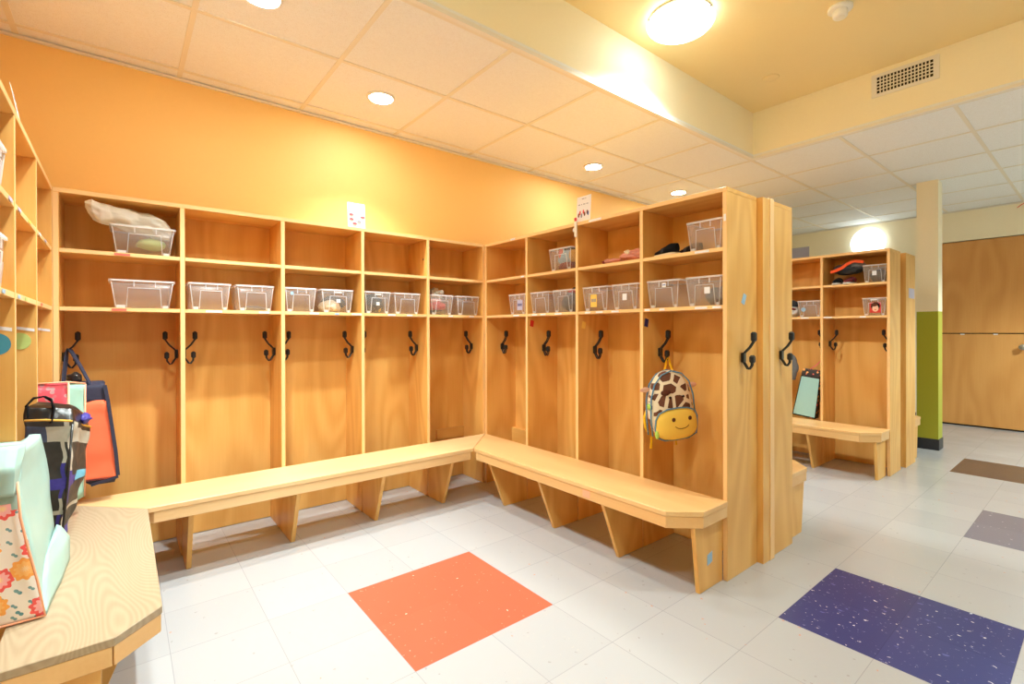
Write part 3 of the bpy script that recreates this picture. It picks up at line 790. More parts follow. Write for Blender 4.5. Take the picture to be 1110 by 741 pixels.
def figures_sign(t, w, h):
    wording(t, 0, h*.88, w*.3, h=.006, n=5); wording(t, 0, h*.66, w*.8, h=.006, n=11)
    for k, (x, z, c) in enumerate(((-.036, .040, 'ink_brown'), (-.026, .053, 'ink_red'), (-.014, .036, 'ink_grey'), (0, .056, 'ink_red'), (.010, .042, 'ink_brown'), (.030, .050, 'ink_brown'), (.036, .043, 'ink_blue'))):
        mark(t, 'figure_drawing', x, z, .006, .013, c)
sign('paper_sign', 'white paper sign with small drawn faces standing on the back lockers', (-.938, .012, H+.0005), (radians(-4), 0, 0), .106, .150, faces_sign)
sg = sign('paper_sign', 'white paper sign with small drawn figures standing on the right lockers', (.012, -.955, H+.0005), (radians(-4), 0, -pi/2), .108, .148, figures_sign)
def blank(t, w, h): wording(t, 0, h*.8, w*.7); wording(t, 0, h*.6, w*.5)
sign('paper_sign', 'paper sign seen edge on above the left lockers', (-2.288, -.655, H+.0005), (radians(-10), 0, radians(92)), .11, .155, blank)
t = thing('clip', 'white plastic clip hanging on the right locker top edge below the paper sign', 'clip', (-.002, -.915, H))
bm = bmesh.new(); box(bm, -.008, -.002, -.010, .010, -.085, .004, bev=.002); box(bm, -.012, -.008, -.002, .018, -.055, -.035, bev=.002); new_obj('clip_body', bm, 'white_metal', t)
bm = bmesh.new(); box(bm, -.009, -.002, -.010, .010, .006, .026, bev=.003); new_obj('red_tab', bm, 'ink_red', t)['label'] = 'red tab'
o = None
t = thing('wall_notice', 'pale notice on the far cream wall above the far lockers', 'paper sign', (XR-.001, -.06, 2.175)); t.rotation_euler = (0, 0, -pi/2)
bm = bmesh.new(); box(bm, -.13, .13, -.002, 0, -.085, .085); new_obj('sheet', bm, 'st_lav', t); wording(t, 0, .04, .16, n=7)
bm = bmesh.new(); tube(bm, [(5.386, -2.215, 2.395), (5.386, -2.245, 2.42), (5.386, -2.30, 2.452)], .004, 6)
tag(new_obj('ribbon', bm, 'orange_cl'), 'thin orange streamer high on the far wall at the right edge', 'ribbon')

# ================================================================== STORAGE BINS
def bin_proto(w, dp, h, longways=False):
    """tapered clear tub, base centre at the origin, front towards -y"""
    r = bpy.data.objects.new('storage_bin', None); COL.objects.link(r)
    bm = bmesh.new()
    bx, by = w*.82/2, dp*.86/2; tx, ty = w*.95/2, dp*.95/2; th = .0022
    def ring(x, y, z, rr):
        out = []
        for cx_, cy_, a0 in ((x-rr, y-rr, 0), (-x+rr, y-rr, 90), (-x+rr, -y+rr, 180), (x-rr, -y+rr, 270)):
            for k in range(4): a = radians(a0+k*30); out.append((cx_+rr*cos(a), cy_+rr*sin(a), z))
        return out
    R_ = [ring(bx, by, 0, .012), ring(tx, ty, h, .014), ring(tx-th, ty-th, h, .012), ring(bx-th, by-th, th*1.5, .010)]
    V = [[bm.verts.new(p) for p in q] for q in R_]
    n = len(V[0])
    for A, B in zip(V, V[1:]):
        for i in range(n): f = bm.faces.new((A[i], A[(i+1) % n], B[(i+1) % n], B[i])); f.smooth = True
    bm.faces.new(V[0][::-1]); bm.faces.new(V[-1])
    new_obj('tub', bm, 'bin', r)
    bm = bmesh.new()
    rx, ry = w/2, dp/2
    Q = [ring(rx, ry, h-.006, .016), ring(rx, ry, h+.002, .016), ring(tx-th, ty-th, h+.002, .012), ring(tx+.0002, ty+.0002, h-.006, .012)]
    V = [[bm.verts.new(p) for p in q] for q in Q]
    for i in range(4):
        A, B = V[i], V[(i+1) % 4]
        for j in range(n): bm.faces.new((A[j], A[(j+1) % n], B[(j+1) % n], B[j]))
    new_obj('rim', bm, 'bin_rim', r)
    # raised arch on the front and thick feet at the corners
    bm = bmesh.new()
    def fy(z): return -(by+(ty-by)*z/h)-.0018
    ax0, ax1 = -w*.22, w*.26
    tube(bm, [(ax0-.006, fy(.004), .004), (ax0, fy(h*.72), h*.72), (ax1, fy(h*.72), h*.72), (ax1+.006, fy(.004), .004)], .0022, 6)
    for s in (-1, 1):
        tube(bm, [(s*(bx-.004), fy(.003)+.001, .003), (s*(tx-.004), fy(h-.01)+.001, h-.01)], .002, 6)
    box(bm, -bx+.006, ax0-.010, fy(0)-.0005, fy(0)+.001, .001, .014); box(bm, ax1+.010, bx-.006, fy(0)-.0005, fy(0)+.001, .001, .014)
    box(bm, ax0+.02, ax0+.024, fy(h-.01)-.001, fy(h-.01)+.002, h-.03, h-.006); box(bm, ax1-.02, ax1-.016, fy(h-.01)-.001, fy(h-.01)+.002, h-.03, h-.006)
    new_obj('front_ribs', bm, 'bin_rim', r)
    return r
P1 = bin_proto(.190, .235, .133)
P2 = bin_proto(.252, .215, .130)
G = 'clear plastic bins in the cubbies'
used = {}
def put_bin(proto, loc, rz, label, sx=1.0, sz=1.0):
    if proto not in used:
        used[proto] = 1; r = proto; r.location = loc; r.rotation_euler = (0, 0, rz)
        tag(r, label, 'storage bin', G)
    else: r = dup(proto, loc, rz, label, G)
    r['category'] = 'storage bin'
    r.scale = (sx, 1, sz); return r
def bin_label(r, x, z, w, h, mat, lab, txt=None, dp=.235, hh=.133):
    by, ty = dp*.86/2, dp*.95/2
    y = -(by+(ty-by)*z/hh)-.0045
    o = flat(r, 'label_card', [(x-w/2, y, z-h/2), (x+w/2, y, z-h/2), (x+w/2, y, z+h/2), (x-w/2, y, z+h/2)], mat, lab, nrm=(0, -1, 0))
    if txt:
        for k in range(4):
            q = x-w*.36+k*w*.2
            flat(o, 'print', [(q, y-.001, z-h*.1), (q+w*.13, y-.001, z-h*.1), (q+w*.13, y-.001, z+h*.16), (q, y-.001, z+h*.16)], txt, nrm=(0, -1, 0))
YB0 = .128
zl = Z2+.0005; zu = Z1+.0005
# back run (front towards -y)
b_wide = put_bin(P2, (-1.966, YB0-.008, zl), 0, 'wide empty bin on the lower shelf of the leftmost bay of the back lockers')
b_top = dup(P2, (-1.962, YB0-.008, zu), 0, 'wide bin on the upper shelf with the white plastic bag in it', G)
bb = [(-1.694, .99, 'empty bin left of the pair in the second bay of the back lockers'), (-1.487, .98, 'bin with a little grey cloth at the bottom, second bay of the back lockers'),
      (-1.258, .92, 'empty bin with a round blue mark, third bay of the back lockers'), (-1.052, 1.02, 'bin with cream and grey knitwear, third bay of the back lockers'),
      (-.803, .92, 'bin filled with dark grey clothes, fourth bay of the back lockers'), (-.603, 1.02, 'empty bin right of the dark filled one, fourth bay of the back lockers'),
      (-.345, .97, 'bin with rose clothes and a plastic bag, last bay of the back lockers'), (-.132, 1.03, 'empty bin beside the rose filled one in the corner bay')]
BB = []
for x, s, lab in bb: BB.append(put_bin(P1, (x, YB0, zl), 0, lab, s))
# right run (front towards -x)
rr = [(-.345, .92, zl, 'single bin with a purple printed label in the corner bay of the right lockers'), (-.575, .98, zl, 'empty bin left of the black filled one, second bay of the right lockers'),
      (-.782, .95, zl, 'bin with black and red clothes, second bay of the right lockers'), (-1.040, 1.03, zl, 'bin with a yellow label, third bay of the right lockers'),
      (-1.246, .94, zl, 'bin with a small white tag right of the yellow labelled one'), (-1.478, 1.0, zl, 'bin with a small square tag at its top, above the navy sticker'),
      (-1.692, .97, zl, 'bin with grey things and a white square tag, lowest right by the end panel'), (-.760, 1.05, zu, 'bin overflowing with bright clothes on the upper right shelf'),
      (-1.697, .96, zu, 'empty looking bin on the upper shelf beside the black shoes')]
RR = []
for y, s, z, lab in rr: RR.append(put_bin(P1, (YB0, y, z), -pi/2, lab, s))
# far run
ff = [(-1.262, .99, zl, 'bin with a round blue mark beside patterned clothes on the far lockers'), (-1.715, .82, zu, 'bin with dark things and a white tag on the far upper shelf'), (-1.712, .84, zl, 'far bin with a red and black portrait sticker')]
FF = []
for y, s, z, lab in ff: FF.append(put_bin(P1, (2.41+YB0, y, z-.0), -pi/2, lab, s))
# left run (front towards +x)
put_bin(P1, (-2.406, -1.035, zu), pi/2, 'bin cut by the left edge of the photo on the upper left shelf', 1.0, 1.0)
LBn = put_bin(P1, (-2.406, -1.035, zl), pi/2, 'bin cut by the left edge of the photo on the lower left shelf', 1.12, 1.1)

mk_ = lambda r, x, z, rr_, mat, lab: flat(r, 'round_mark', [(x+rr_*cos(a*pi/8), -.235*.455-.006, z+rr_*sin(a*pi/8)) for a in range(16)], mat, lab, nrm=(0, -1, 0))
mk_(BB[2], -.052, .102, .010, 'st_blue', 'round blue mark')
bin_label(BB[3], .004, .068, .022, .020, 'paper', 'white tag'); bin_label(BB[4], .0, .060, .022, .020, 'paper', 'white tag')
bin_label(BB[3], .0, .118, .045, .008, 'paper', 'white strip'); bin_label(BB[4], .0, .118, .045, .008, 'paper', 'white strip')
bin_label(RR[0], .035, .060, .060, .066, 'st_lav', 'lavender label with purple print', 'st_navy')
bin_label(RR[3], -.010, .056, .044, .070, 'st_yellow', 'yellow label with green print', 'ink_grey')
bin_label(RR[4], .0, .066, .030, .034, 'paper', 'white tag')
bin_label(RR[5], .010, .110, .022, .022, 'paper', 'white tag', 'ink_blue')
bin_label(RR[6], .020, .070, .028, .030, 'paper', 'white tag')
mk_(FF[0], -.045, .062, .018, 'st_blue', 'round blue mark')
bin_label(FF[1], .0, .070, .034, .034, 'paper', 'white tag')
bin_label(FF[2], .0, .120, .05, .010, 'paper', 'white strip')
# portrait sticker: plain red card with a generic drawn face
bin_label(FF[2], .01, .060, .086, .080, 'st_red', 'red portrait sticker')
def fmark(r, x, z, rx, rz_, mat, dy): return flat(r, 'portrait_print', [(x+rx*cos(a*pi/8), -.235*.455-.0065-dy, z+rz_*sin(a*pi/8)) for a in range(16)], mat, nrm=(0, -1, 0))
fmark(FF[2], .012, .070, .034, .030, 'blk_cl', 0); fmark(FF[2], .012, .054, .024, .026, 'skin_print', .001); fmark(FF[2], .004, .082, .026, .014, 'g_brown', .002)
fmark(FF[2], .012, .044, .008, .003, 'st_red', .002)

# ================================================================== CLOTHES AND THINGS IN THE CUBBIES
def cloth(name, label, cat, parts, loc=(0, 0, 0), rz=0, group=None):
    """one crumpled heap: joined blobs in one mesh with one material slot per colour"""
    mats = []; bm = bmesh.new()
    for k, (c, s, mat, amp) in enumerate(parts):
        if mat not in mats: mats.append(mat)
        b2 = bmesh.new(); blob(b2, c, s, seed=k+len(name), amp=amp, sub=4, flatz=0.0005, rot=k*.7)
        for f in b2.faces: f.material_index = mats.index(mat)
        me = bpy.data.meshes.new('tmp'); b2.to_mesh(me); b2.free(); bm.from_mesh(me); bpy.data.meshes.remove(me)
    for f in bm.faces: f.smooth = True
    o = new_obj(name, bm, mats, None, True); o.location = loc; o.rotation_euler = (0, 0, rz)
    return tag(o, label, cat, group)
e = .0045
cloth('folded_cloth', 'grey cloth lying at the bottom of a back row bin', 'cloth', [((.01, 0, .012), (.060, .07, .014), 'grey_cl', .2)], (-1.487, YB0, zl+e))
cloth('knitwear', 'cream and charcoal knitwear in a bin in the third back bay', 'clothing', [((-.02, -.02, .03), (.058, .09, .040), 'cream_cl', .15), ((.015, .02, .06), (.058, .07, .042), 'char_cl', .2)], (-1.052, YB0, zl+e))
cloth('knitwear', 'dark grey clothes filling a bin in the fourth back bay', 'clothing', [((0, 0, .055), (.068, .098, .062), 'char_cl', .15), ((.03, -.06, .05), (.012, .012, .045), 'mustard_cl', .1)], (-.803, YB0, zl+e))
cloth('clothes', 'rose and charcoal clothes in the corner bin of the back lockers', 'clothing', [((0, 0, .015), (.062, .085, .018), 'char_cl', .1), ((.0, -.01, .055), (.058, .08, .034), 'rose_cl', .15), ((-.01, .0, .095), (.05, .06, .02), 'pink_cl', .2)], (-.345, YB0, zl+e))
cloth('clothes', 'black clothes with a red edge in a bin on the right lockers', 'clothing', [((0, 0, .06), (.068, .098, .066), 'char_cl', .12), ((.02, .0, .125), (.055, .06, .018), 'red_cl', .2), ((.03, -.02, .135), (.03, .03, .016), 'blk_cl', .2)], (YB0, -.782, zl+e), -pi/2)
cloth('clothes', 'sky blue, mustard and maroon clothes piled in the upper right bin', 'clothing', [((0, 0, .025), (.074, .098, .034), 'maroon_cl', .12), ((-.02, -.02, .078), (.062, .085, .055), 'skyblue_cl', .12), ((.035, -.035, .085), (.040, .066, .040), 'mustard_cl', .12), ((-.01, .0, .135), (.074, .07, .018), 'blk_cl', .2), ((-.022, -.078, .10), (.016, .016, .034), 'orange_cl', .1)], (YB0, -.760, zu+e), -pi/2)
cloth('cloth_bundle', 'grey things in the bin next to the tall locker end', 'clothing', [((.02, .01, .04), (.056, .09, .048), 'grey_cl', .25), ((.035, -.03, .02), (.03, .04, .02), 'char_cl', .2)], (YB0, -1.692, zl+e), -pi/2)
cloth('cloth_bundle', 'dark things in the far upper bin', 'clothing', [((0, 0, .05), (.05, .085, .055), 'char_cl', .15)], (2.41+YB0, -1.715, zu+e), -pi/2)
cloth('cloth_bundle', 'pink and white things in the lower bin at the left edge', 'clothing', [((0, 0, .04), (.06, .08, .045), 'white_cl', .15), ((.02, -.02, .05), (.05, .07, .035), 'rose_cl', .15)], (-2.406, -1.035, zl+e), pi/2)
cloth('scarf', 'dusty pink scarf lying on the upper shelf of the right lockers', 'scarf', [((.02, 0, .03), (.085, .05, .034), 'pink_cl', .35), ((-.085, -.03, .014), (.06, .022, .014), 'pink_cl', .3), ((-.135, -.045, .010), (.03, .014, .010), 'maroon_cl', .2), ((.06, .03, .05), (.035, .03, .02), 'pink_cl', .3), ((.0, -.03, .045), (.03, .02, .02), 'cream_cl', .25)], (.085, -1.238, zu), -pi/2)
cloth('clothes', 'white and grey patterned clothes at the left of the far lower shelf', 'clothing', [((0, 0, .05), (.05, .09, .055), 'white_cl', .2), ((.0, -.02, .115), (.045, .06, .03), 'char_cl', .2), ((.0, -.06, .07), (.045, .04, .014), 'maroon_cl', .2)], (2.52, -1.10, zl), -pi/2)
cloth('jacket', 'grey jacket with a bright orange band on the far upper shelf', 'jacket', [((-.01, 0, .125), (.105, .08, .045), 'char_cl', .2), ((.05, -.02, .15), (.06, .05, .03), 'grey_cl', .25)], (2.515, -1.53, zu), -pi/2)
JK = [o for o in bpy.data.objects if o.name.startswith('jacket')][0]
bm = bmesh.new(); strap(bm, [(-.115, -.075, .105), (-.08, -.084, .11), (-.03, -.090, .13), (.01, -.088, .16), (.05, -.08, .178), (.11, -.07, .165)], .022, .006, (0, 0, 1)); new_obj('orange_band', bm, 'orange_cl', JK)['label'] = 'bright orange band'
def shoe(label, loc, rz, g='black shoes on the upper right shelf', sole='cream_cl', body='blk_cl', name='shoe'):
    t = thing(name, label, 'shoe', loc, rz, g)
    n = 15; L_ = .15
    def wid(t_): return .030*(1-.25*abs(t_-.3))*min(1, (1-t_)*5+.35, t_*6+.5)
    bm = bmesh.new()
    R_ = []
    for k in range(n):
        t_ = k/(n-1); w_ = wid(t_); x = -L_/2+L_*t_; hh = .062-.052*max(0, (t_-.25))**.9*.95 if t_ > .25 else .062-.02*(.25-t_)
        hh = max(hh, .022)
        R_.append([(x, w_*cos(a*pi/8-pi/2)*(1.0), .010+max(0, (hh-.010)*(.5+.5*sin(a*pi/8-pi/2+0)))) for a in range(0, 16)])
    V = [[bm.verts.new(p) for p in r_] for r_ in R_]
    for A, B in zip(V, V[1:]):
        for i in range(16): f = bm.faces.new((A[i], A[(i+1) % 16], B[(i+1) % 16], B[i])); f.smooth = True
    bm.faces.new(V[0][::-1]); bm.faces.new(V[-1])
    new_obj('upper', bm, body, t)
    bm = bmesh.new(); pts = [(-L_/2-.003+L_*k/14*1.02, wid(k/14)+.002) for k in range(15)]; prism(bm, pts+[(x, -y) for x, y in pts[::-1]], 0.0005, .012); new_obj('sole', bm, sole, t)
    bm = bmesh.new(); strap(bm, [(.0, -.030, .02), (.0, -.026, .038), (.002, 0, .050), (.0, .026, .038), (.0, .030, .02)], .016, .003, (1, 0, 0)); new_obj('strap', bm, 'rubber', t)
    return t
shoe('black shoe lying on the upper right shelf, farther from the bin', (.060, -1.470, zu), radians(78))
sh = shoe('black shoe against the bin on the upper right shelf, with a cream sole', (.135, -1.548, zu), radians(80), g='black shoes on the upper right shelf')
shoe('pale soled dark shoe on the far upper shelf under the jacket, left one', (2.47, -1.455, zu), radians(185), 'shoes on the far upper shelf', 'white_cl')
shoe('pale soled red and black shoe on the far upper shelf, under the jacket, right one', (2.47, -1.54, zu), radians(175), 'shoes on the far upper shelf', 'white_cl', 'maroon_cl')

# white plastic bag slumped over the upper left bin
bm = bmesh.new()
def bag_body(bm):
    path = [(-2.170, .02, 1.664, .014), (-2.150, .03, 1.650, .040), (-2.118, .04, 1.632, .050), (-2.07, .06, 1.630, .048), (-2.01, .08, 1.622, .052), (-1.95, .09, 1.612, .056), (-1.90, .09, 1.598, .054), (-1.862, .09, 1.585, .040), (-1.850, .09, 1.578, .010)]
    seg = 40; rings = []
    fine = []
    for i in range(len(path)-1):
        for j in range(6):
            t_ = j/6; fine.append([path[i][q]*(1-t_)+path[i+1][q]*t_ for q in range(4)])
    fine.append(list(path[-1]))
    for i, (x, y, z, r_) in enumerate(fine):
        ring = []
        for k in range(seg):
            a = k*2*pi/seg
            cr = 1+.22*noise.noise(Vector((cos(a)*2.6, sin(a)*2.6, i*.2)))+.30*abs(noise.noise(Vector((cos(a)*4, sin(a)*4, i*.16))))-.12
            ring.append(bm.verts.new((x+.3*r_*noise.noise(Vector((a, i*.3, 1))), y+r_*1.25*cr*cos(a), min(z+r_*cr*sin(a), H-T-.004))))
        rings.append(ring)
    for A, B in zip(rings, rings[1:]):
        for k in range(seg): f = bm.faces.new((A[k], A[(k+1) % seg], B[(k+1) % seg], B[k])); f.smooth = True
    bm.faces.new(rings[0][::-1]); bm.faces.new(rings[-1])
bag_body(bm)
pb = tag(new_obj('plastic_bag', bm, 'bag_white'), 'crumpled white plastic bag spilling over the upper left bin', 'plastic bag')
bm = bmesh.new(); blob(bm, (-2.118, .0, 1.628), (.014, .004, .010), 3, .2, sub=3); new_obj('logo_patch', bm, 'st_pink', pb)['label'] = 'small red print'
bm = bmesh.new(); blob(bm, (-1.93, .10, 1.520), (.06, .05, .030), 5, .15, sub=3); new_obj('green_print', bm, 'st_green', pb)['label'] = 'pale green content showing through'
# crumpled clear bag in the corner bin
bm = bmesh.new(); blob(bm, (0, 0, 0), (.05, .05, .034), 11, .5, freq=1.5, sub=4)
o = new_obj('plastic_bag', bm, 'bag_white', None, True); o.location = (-.335, YB0-.01, zl+.150); tag(o, 'small crumpled plastic bag on top of the rose clothes', 'plastic bag')

# ================================================================== BAGS ON THE LEFT
# 1. navy and coral bag on the first hook of the back lockers
t = thing('lunch_bag', 'coral bag with navy top and edges hanging from the leftmost hook', 'bag', (-2.15, .02, .44))
def ringz(x0, x1, y0, y1, z): return [(x0, y0, z), (x1, y0, z), (x1, y1, z), (x0, y1, z)]
bm = bmesh.new()
soft_loft(bm, [ringz(-.020, .088, -.115, .085, .012), ringz(-.075, .082, -.118, .09, .12), ringz(-.090, .055, -.11, .08, .34), ringz(-.086, .046, -.10, .07, .355)], 8, 8, .010, 11, 3)
new_obj('body', bm, 'coral', t, True)
bm = bmesh.new()
soft_loft(bm, [ringz(-.092, .048, -.105, .075, .350), ringz(-.086, .047, -.095, .065, .42), ringz(-.07, .040, -.05, .02, .432)], 8, 6, .008, 14, 5)
new_obj('top_panel', bm, 'navy', t, True)['label'] = 'navy top panel'
bm = bmesh.new()
soft_loft(bm, [ringz(0.0, .080, -.10, .075, -.012), ringz(-.03, .090, -.118, .088, .016)], 8, 4, .003, 14, 6); new_obj('base_panel', bm, 'navy', t, True)
bm = bmesh.new()
strap(bm, [(.047, -.106, .42), (.058, -.112, .35), (.083, -.122, .13), (.091, -.119, .02)], .013, .006, (1, 0, 0)); strap(bm, [(.091, -.119, .015), (.0, -.112, -.008)], .012, .006, (0, 0, 1))
new_obj('piping', bm, 'navy', t)['label'] = 'navy edge binding'
bm = bmesh.new()
strap(bm, [(.0, -.08, .42), (-.035, -.03, .50), (-.066, .06, .555), (-.080, .11, .575), (-.088, .118, .57), (-.090, .10, .54), (-.092, .0, .46), (-.090, -.06, .40)], .022, .005, (.3, 1, 0)); new_obj('handle', bm, 'navy', t)
bm = bmesh.new(); blob(bm, (-.055, -.06, .455), (.026, .022, .022), 8, .3, sub=3); new_obj('buckle', bm, 'blk_gloss', t, True)

# 2. pink printed bag with mint side
t = thing('lunch_bag', 'pink printed bag with a pale mint side, behind the black patchwork bag', 'bag', (-2.21, -.27, .42))
def mf(e_, s, t_): return 1 if e_ == 1 else 0
bm = bmesh.new()
soft_loft(bm, [[(-.15, -.05, 0), (.0, -.05, 0), (.045, .06, 0), (-.12, .07, 0)], [(-.145, -.05, .25), (.002, -.05, .25), (.046, .05, .24), (-.11, .06, .24)], [(-.13, -.045, .475), (.003, -.045, .478), (.048, .04, .462), (-.10, .05, .46)]], 8, 8, .008, 12, 2, mf)
new_obj('body', bm, ['pink_print', 'mint2'], t, True)
bm = bmesh.new()
for a, b_ in (((.002, -.052, .005), (.004, -.048, .478)), ((.046, .045, .005), (.049, .036, .462))): tube(bm, [a, b_], .0035, 6)
tube(bm, [(-.13, -.047, .477), (.003, -.047, .480), (.049, .036, .464)], .0035, 6)
new_obj('piping', bm, 'st_salmon', t)['label'] = 'pale pink edge binding'

# 3. black patchwork bag
t = thing('tote_bag', 'shiny black bag with grey, violet and blue patches standing on the worn bench', 'bag', (-2.21, -.62, HB))
def patch(e_, s, t_):
    # slots: 0 gloss 1 black cloth 2 grey 3 slate 4 violet 5 cyan
    if t_ > 2.0: return 0
    if e_ in (0, 1):
        u = s if e_ == 0 else 1+s*.8
        if e_ == 0 and .84 < u < .95: return 2 if (t_ > 1.45 or .62 < t_ < .9 or t_ < .28) else 4
        if 1.72 < t_ < 1.93: return 3 if u < .42 else 2
        if 1.05 < t_ < 1.25: return 5 if (u < .3 or u > 1.5) else 4
        if .62 < t_ < .74: return 2
        if .18 < t_ < .36: return 4
        if e_ == 1 and .05 < s < .22: return 2 if t_ > 1.3 or t_ < .6 else 4
    return 1
bm = bmesh.new()
soft_loft(bm, [[(-.062, -.022, .003), (.0, -.022, .003), (.006, .050, .003), (-.055, .06, .003)], [(-.075, -.03, .2), (.016, -.032, .2), (.05, .135, .2), (-.06, .14, .2)],
               [(-.082, -.03, .455), (.032, -.03, .44), (.072, .17, .38), (-.063, .18, .40)], [(-.078, -.02, .495), (.030, .0, .478), (.062, .16, .43), (-.064, .16, .44)], [(-.06, .05, .505), (.020, .05, .490), (.045, .12, .46), (-.050, .12, .47)]], 18, 14, .012, 16, 9, patch)
new_obj('body', bm, ['blk_gloss', 'blk_cloth', 'gry_patch', 'nvy_patch', 'vio_patch', 'cyn_patch'], t, True)
bm = bmesh.new(); strap(bm, [(-.075, -.02, .46), (-.078, -.005, .500), (-.062, .0, .522), (-.036, .0, .526), (-.018, -.008, .512), (-.012, -.024, .485), (-.018, -.036, .44)], .026, .004, (0.25, -1, 0)); new_obj('handle', bm, 'blk_cl', t)
bm = bmesh.new(); tube(bm, [(-.08, -.040, .455), (-.03, -.042, .452), (.030, -.040, .442), (.073, .165, .385)], .004, 6); new_obj('piping', bm, 'mustard_cl', t)['label'] = 'gold edge binding'
bm = bmesh.new(); tube(bm, [(.035, -.032, .43), (.020, -.038, .2), (.004, -.028, .01)], .004, 6); new_obj('piping', bm, 'blk_gloss', t)
bm = bmesh.new(); blob(bm, (.060, .09, .43), (.02, .045, .018), 4, .4, sub=3); new_obj('blue_tie', bm, 'vio_patch', t, True)['label'] = 'violet ribbon'

# 4. mint bag with floral front
t = thing('lunch_bag', 'mint green bag with an orange and pink floral front, nearest on the worn bench', 'bag', (-2.21, -1.1, HB))
bm = bmesh.new()
def mfl(e_, s, t_): return 1 if (e_ == 0 and t_ < 2.75 - .25*max(0, s-.5)) else 0
def ft(z, x1, x2, y1=-.02, y2=.38, xl=-.20):   # footprint: floral edge first
    return [(xl, y1, z), (x1, y1, z), (x2, y2, z), (-.054, y2, z), (-.054, .155, z), (xl, .135, z)]
soft_loft(bm, [ft(.002, .008, .002), ft(.09, -.006, -.006), ft(.22, -.026, -.014), ft(.34, -.044, -.022, -.012, .36), ft(.42, -.036, -.032, .0, .35),
               [(-.195, .03, .445), (-.046, .03, .440), (-.042, .33, .425), (-.056, .33, .425), (-.056, .16, .435), (-.195, .12, .445)]], 9, 7, .008, 9, 4, mfl)
body = new_obj('body', bm, ['mint', 'floral'], t, True)
bm = bmesh.new(); soft_loft(bm, [[(.006, -.018, .004), (.012, -.014, .004), (.034, .36, .004), (.008, .385, .004)], [(-.004, .05, .06), (.002, .10, .07), (.030, .375, .075), (.006, .385, .08)], [(-.010, .15, .09), (-.004, .18, .10), (.010, .37, .115), (-.002, .38, .12)]], 8, 6, .004, 12, 1); new_obj('gusset_fold', bm, 'mint', t, True)
bm = bmesh.new(); tube(bm, [(-.042, -.018, .36), (-.036, -.024, .27), (-.024, -.027, .20), (-.005, -.028, .10), (.009, -.027, .006), (-.10, -.026, .005), (-.20, -.026, .005)], .003, 6); new_obj('piping', bm, 'st_salmon', t)
bm = bmesh.new(); soft_loft(bm, [[(-.19, -.040, .33), (-.046, -.034, .33), (-.040, -.012, .33), (-.19, -.015, .33)], [(-.19, -.048, .40), (-.044, -.040, .395), (-.036, -.004, .40), (-.19, -.010, .40)], [(-.185, .0, .452), (-.045, .0, .446), (-.038, .05, .444), (-.185, .05, .452)]], 8, 6, .006, 14, 3); new_obj('top_flap', bm, 'mint', t, True)

# ================================================================== GIRAFFE BACKPACK
GB = thing('backpack', 'small giraffe print backpack with a smiling yellow face pocket', 'backpack', (.035, -1.505, .735), radians(-24))
GB.scale = (1.10, 1, 1); GB.rotation_euler = (0, radians(-4), radians(-24))
# local: front = -y, x right, z up ; width .22, height .33, depth .10
def super_body(bm, w, dp, h, zc, yc, n=2.8, top=.72, mi=0, seg=48, rows=28):
    rings = []
    for i in range(rows+1):
        ph = -pi/2+pi*i/rows
        cz = math.copysign(abs(sin(ph))**(2/n*1.0), sin(ph)); cr = max(abs(cos(ph))**(2/n), .004)
        z = zc+h/2*cz; k = 1-(1-top)*max(0, (z-zc+h*.1)/(h*.6))**1.6
        rings.append([bm.verts.new((w/2*cr*k*math.copysign(abs(cos(a))**(2/2.6), cos(a)), yc+dp/2*cr*math.copysign(abs(sin(a))**(2/2.3), sin(a)), z)) for a in [q*2*pi/seg for q in range(seg)]])
    for A, B in zip(rings, rings[1:]):
        for k in range(seg): f = bm.faces.new((A[k], A[(k+1) % seg], B[(k+1) % seg], B[k])); f.smooth = True; f.material_index = mi
    bm.faces.new(rings[0][::-1]); bm.faces.new(rings[-1])
bm = bmesh.new(); super_body(bm, .215, .105, .33, 0, 0); new_obj('body', bm, 'giraffe', GB, True)['label'] = 'cream body with brown giraffe patches'
bm = bmesh.new(); super_body(bm, .205, .060, .150, -.088, -.045, top=.93); new_obj('muzzle_pocket', bm, 'g_yellow', GB, True)['label'] = 'yellow pocket with a smiling face'
def arc(cx_, cz_, rx, rz_, a0, a1, y, n=20): return [(cx_+rx*cos(radians(a0+(a1-a0)*k/n)), y, cz_+rz_*sin(radians(a0+(a1-a0)*k/n))) for k in range(n+1)]
bm = bmesh.new()
tube(bm, [(x, y, z) for x, y, z in [(-.104, -.046, -.10), (-.102, -.052, -.06), (-.088, -.058, -.030), (-.05, -.062, -.014), (0, -.064, -.010), (.05, -.062, -.014), (.088, -.058, -.030), (.102, -.052, -.06), (.104, -.046, -.10), (.098, -.044, -.145), (.06, -.044, -.163), (0, -.044, -.166), (-.06, -.044, -.163), (-.098, -.044, -.145)]], .0035, 8, closed=True)
tube(bm, [(-.106, -.022, -.14), (-.110, -.024, -.05), (-.104, -.026, .04), (-.086, -.030, .105), (-.05, -.030, .148), (0, -.028, .164), (.05, -.030, .148), (.086, -.030, .105), (.104, -.026, .04), (.110, -.024, -.05)], .0035, 8)
tube(bm, [(-.106, .018, -.14), (-.110, .018, -.05), (-.104, .018, .04), (-.086, .016, .105), (-.05, .016, .150), (0, .016, .166), (.05, .016, .150), (.086, .016, .105)], .0035, 8)
new_obj('piping', bm, 'g_blue', GB)['label'] = 'blue piping'
def ball(par, nm, c, s, mat, lab=None):
    bm = bmesh.new(); r_ = bmesh.ops.create_uvsphere(bm, u_segments=16, v_segments=10, radius=1)
    for v in r_['verts']: v.co = Vector((v.co.x*s[0]+c[0], v.co.y*s[1]+c[1], v.co.z*s[2]+c[2]))
    o = new_obj(nm, bm, mat, par, True)
    if lab: o['label'] = lab
    return o
